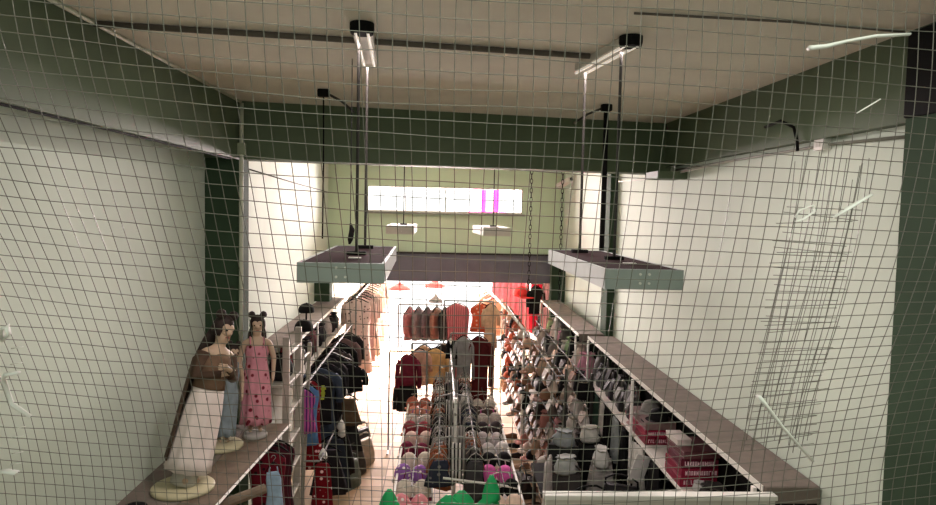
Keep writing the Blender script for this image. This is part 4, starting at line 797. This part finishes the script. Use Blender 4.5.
put('mannequin in white pleated skirt and brown shawl, arms crossed, nearest on plank shelf', -1.715, 4.58, R_(4), R_(15), R_(58), 1.21, WHITE_SK, True, True, top_m=cloth((118, 94, 76)), base_r=0.205)
put('mannequin in blue grey dress standing half hidden behind the white skirt', -1.72, 5.40, R_(-3), R_(9), R_(40), 0.82, cloth((134, 146, 152)), False, base_r=0.17)
put('mannequin in pink dress with dark red flowers, farthest on plank shelf', -1.52, 5.66, R_(-4), R_(1), R_(15), 1.02, cloth((206, 140, 152), 'dots', (110, 30, 44)), False, base_r=0.10, base_m=mat('grey_base', (170, 166, 160)))
# odds and ends at the near end of the plank
cap('black cap at the near end of plank shelf below left wall', (-1.83, 4.10, 1.651), 0.6, (24, 24, 26), 0.10)
t = thing('tape_roll', 'white ringed roll lying by black cap on plank shelf', 'roll', (-1.66, 3.98, 1.655))
G().tube([(0.075*math.cos(a), 0.075*math.sin(a), 0.02) for a in [k*math.pi/12 for k in range(24)]], 0.018, 8, True).build('ring', TIE, t, True)
G().tube([(0.05*math.cos(a), 0.05*math.sin(a), 0.015) for a in [k*math.pi/8 for k in range(16)]], 0.012, 8, True).build('core', BLACK, t, True)
NET=[
[(-1.087,0.960,4.039),(-0.912,0.960,4.025),(-0.733,0.960,4.010),(-0.554,0.967,3.998),(-0.380,0.991,3.995),(-0.198,1.017,3.996),(-0.008,1.043,4.003),(0.192,1.084,4.016),(0.403,1.126,4.027),(0.625,1.170,4.037),(0.843,1.190,4.036),(1.052,1.190,4.027),(1.264,1.190,4.017)],
[(-1.053,0.960,3.865),(-0.887,0.965,3.851),(-0.721,0.975,3.838),(-0.552,0.994,3.827),(-0.380,1.023,3.819),(-0.197,1.048,3.814),(-0.004,1.071,3.813),(0.198,1.108,3.817),(0.410,1.146,3.818),(0.633,1.184,3.817),(0.854,1.205,3.811),(1.068,1.206,3.800),(1.285,1.207,3.790)],
[(-1.041,1.066,3.688),(-0.891,1.085,3.675),(-0.732,1.106,3.661),(-0.566,1.129,3.647),(-0.387,1.147,3.634),(-0.197,1.157,3.624),(-0.000,1.161,3.619),(0.202,1.181,3.615),(0.412,1.199,3.611),(0.626,1.215,3.607),(0.843,1.225,3.602),(1.057,1.226,3.598),(1.275,1.227,3.593)],
[(-1.118,1.312,3.468),(-0.956,1.330,3.451),(-0.782,1.340,3.435),(-0.593,1.333,3.421),(-0.397,1.320,3.411),(-0.197,1.303,3.404),(0.004,1.281,3.401),(0.207,1.279,3.399),(0.411,1.275,3.400),(0.618,1.269,3.404),(0.825,1.263,3.413),(1.037,1.261,3.422),(1.252,1.260,3.431)],
[(-1.205,1.579,3.173),(-1.032,1.595,3.157),(-0.826,1.566,3.154),(-0.616,1.528,3.154),(-0.405,1.483,3.158),(-0.197,1.439,3.163),(0.008,1.396,3.171),(0.211,1.378,3.175),(0.414,1.358,3.187),(0.614,1.336,3.207),(0.811,1.313,3.234),(1.015,1.303,3.264),(1.222,1.296,3.292)],
[(-1.248,1.711,2.898),(-1.055,1.706,2.889),(-0.835,1.657,2.898),(-0.618,1.608,2.909),(-0.404,1.561,2.920),(-0.194,1.514,2.933),(0.013,1.468,2.947),(0.217,1.447,2.954),(0.420,1.424,2.970),(0.621,1.399,2.994),(0.819,1.372,3.027),(1.020,1.356,3.062),(1.226,1.348,3.094)],
[(-1.278,1.760,2.642),(-1.074,1.746,2.637),(-0.846,1.690,2.656),(-0.623,1.635,2.675),(-0.405,1.583,2.694),(-0.192,1.532,2.714),(0.017,1.482,2.735),(0.223,1.460,2.745),(0.428,1.438,2.762),(0.632,1.416,2.787),(0.835,1.395,2.820),(1.045,1.385,2.852),(1.264,1.385,2.881)],
[(-1.284,1.760,2.403),(-1.079,1.746,2.399),(-0.849,1.690,2.424),(-0.624,1.635,2.449),(-0.405,1.583,2.474),(-0.190,1.532,2.500),(0.021,1.482,2.527),(0.229,1.460,2.539),(0.436,1.438,2.558),(0.642,1.416,2.585),(0.847,1.395,2.619),(1.059,1.385,2.653),(1.279,1.385,2.680)],
]
NV = [[Vector(p) for p in r_] for r_ in NET]
def cr(a, b, c, d, t): return 0.5*((2*b)+(c-a)*t+(2*a-5*b+4*c-d)*t*t+(3*b-a-3*c+d)*t*t*t)
def netp(s, t, off=0.0):                              # s cells across, t cells down: a point of the sagging net
    u = (s+48)/8; v = t/8; i = max(0, min(11, int(u))); j = max(0, min(6, int(v))); fu, fv = u-i, v-j
    rows = []
    for q in range(j-1, j+3):
        R_ = NV[max(0, min(7, q))]; rows.append(cr(*[R_[max(0, min(12, k))] for k in range(i-1, i+3)], fu))
    p = cr(*rows, fv)
    if off: p = p - Vector((p.x*0.4, 1, 0)).normalized()*off
    return p
def wob(a, b): return 0.06*math.sin(a*1.7+b*0.31)+0.05*math.sin(a*0.9-b*0.23)
def wires(name, ss, tt, s0, s1, t0, t1, rad, off, jit=0.0):
    g = G()
    for s in ss:
        j = random.uniform(-jit, jit); sl = random.uniform(-jit, jit)*0.06
        k = max(2, int((t1-t0)))
        g.tube([netp(s+j+sl*(t0+(t1-t0)*q/k-t0)+wob(s, t0+(t1-t0)*q/k), t0+(t1-t0)*q/k, off) for q in range(k+1)], rad, 5)
    for t in tt:
        j = random.uniform(-jit, jit); sl = random.uniform(-jit, jit)*0.06
        k = max(2, int((s1-s0)))
        g.tube([netp(s0+(s1-s0)*q/k, t+j+sl*((s1-s0)*q/k)+wob(t+40, s0+(s1-s0)*q/k), off+0.0022) for q in range(k+1)], rad, 5)
    return g.build(name, WIRE, None, True)
o = wires('wire_mesh', range(-46, 47), range(1, 52), -47, 47, 0.5, 52, 0.00078, 0.0)
tag(o, 'galvanised square wire mesh screening the whole view in front', 'wire mesh')
g = G()
for i in range(14):
    s_ = 24.4+0.40*i+random.uniform(-0.12, 0.12); sl = random.uniform(-0.012, 0.012); k = 24; h0 = random.uniform(10.5, 13.5); h1 = random.uniform(34.5, 36.5)
    g.tube([netp(s_+(sl+0.035)*(q-6)+wob(s_*3, q)*1.6, h0+(h1-h0)*q/k, 0.006) for q in range(k+1)], 0.0007, 5)
for i in range(36):
    t_ = 15.5+0.58*i+random.uniform(-0.2, 0.2); sl = random.uniform(-0.07, 0.07); x0 = 23.9+0.05*i+random.uniform(-0.5, 0.3)
    g.tube([netp(x0+q*0.9, t_+sl*q, 0.007) for q in range(0, 7)], 0.0007, 5)
tag(g.build('wire_mesh_patch', WIRE, None, True), 'narrow overlapping strip of denser wire mesh on the right', 'wire mesh')
def tie(pts, w, label, off=0.007):
    P_ = [netp(s, t, off) for s, t in pts]
    g = G()
    if isinstance(w, (int, float)): w = [w]*len(P_)
    g.tube(P_, w, 8, flat=0.45)
    return tag(g.build('cable_tie', TIE, None, True), label, 'cable tie', 'white plastic ties on the mesh')
tie([(24.3, 5.45), (25.4, 5.3), (26.8, 4.95), (28.8, 4.55), (31.2, 4.3)], [0.0095, 0.009, 0.0065, 0.007, 0.006], 'long white plastic tie on the mesh near upper right corner')
tie([(27.6, 16.2), (28.5, 15.5), (29.3, 14.9), (30.0, 14.4)], [0.004, 0.008, 0.007, 0.005], 'slanted white tie on mesh left of right column')
tie([(24.9, 16.3), (25.1, 15.8), (26.0, 15.4), (26.2, 15.8), (25.5, 16.4), (25.0, 16.6)], 0.004, 'small looped white tie on the denser mesh strip')
tie([(25.5, 31.0), (26.2, 31.8), (28.0, 34.0), (31.0, 37.4)], [0.009, 0.007, 0.006, 0.005], 'long diagonal white tie above right shelf near end')
tie([(28.0, 9.0), (28.9, 8.4), (29.5, 8.0)], 0.0025, 'short thin white tie over the right green beam')
tie([(-36.9, 30.4), (-38.0, 30.6), (-38.5, 31.0), (-38.5, 33.0), (-37.0, 34.0)], [0.010, 0.010, 0.006, 0.006, 0.005], 'hooked white tie at the left edge of the mesh')
tie([(-37.2, 28.0), (-36.8, 27.3), (-36.0, 27.0), (-36.2, 27.6), (-36.9, 28.0)], 0.007, 'looped white tie topmost at the left mesh edge')
tie([(-41.2, 39.0), (-40.6, 38.9), (-39.6, 39.0)], 0.011, 'fat white tie lowest at left mesh edge')
for i, (s, t) in enumerate([(-36.0, 28.5), (-36.7, 29.7), (-38.4, 35.0), (-38.8, 35.8), (-39.2, 37.2), (-39.6, 38.2)]):
    tie([(s-0.5, t+0.1), (s+0.6, t-0.1)], 0.0028, 'tiny white tie, %s of the short ones down the left mesh edge' % ['topmost', 'second', 'third', 'fourth', 'fifth', 'lowest'][i])
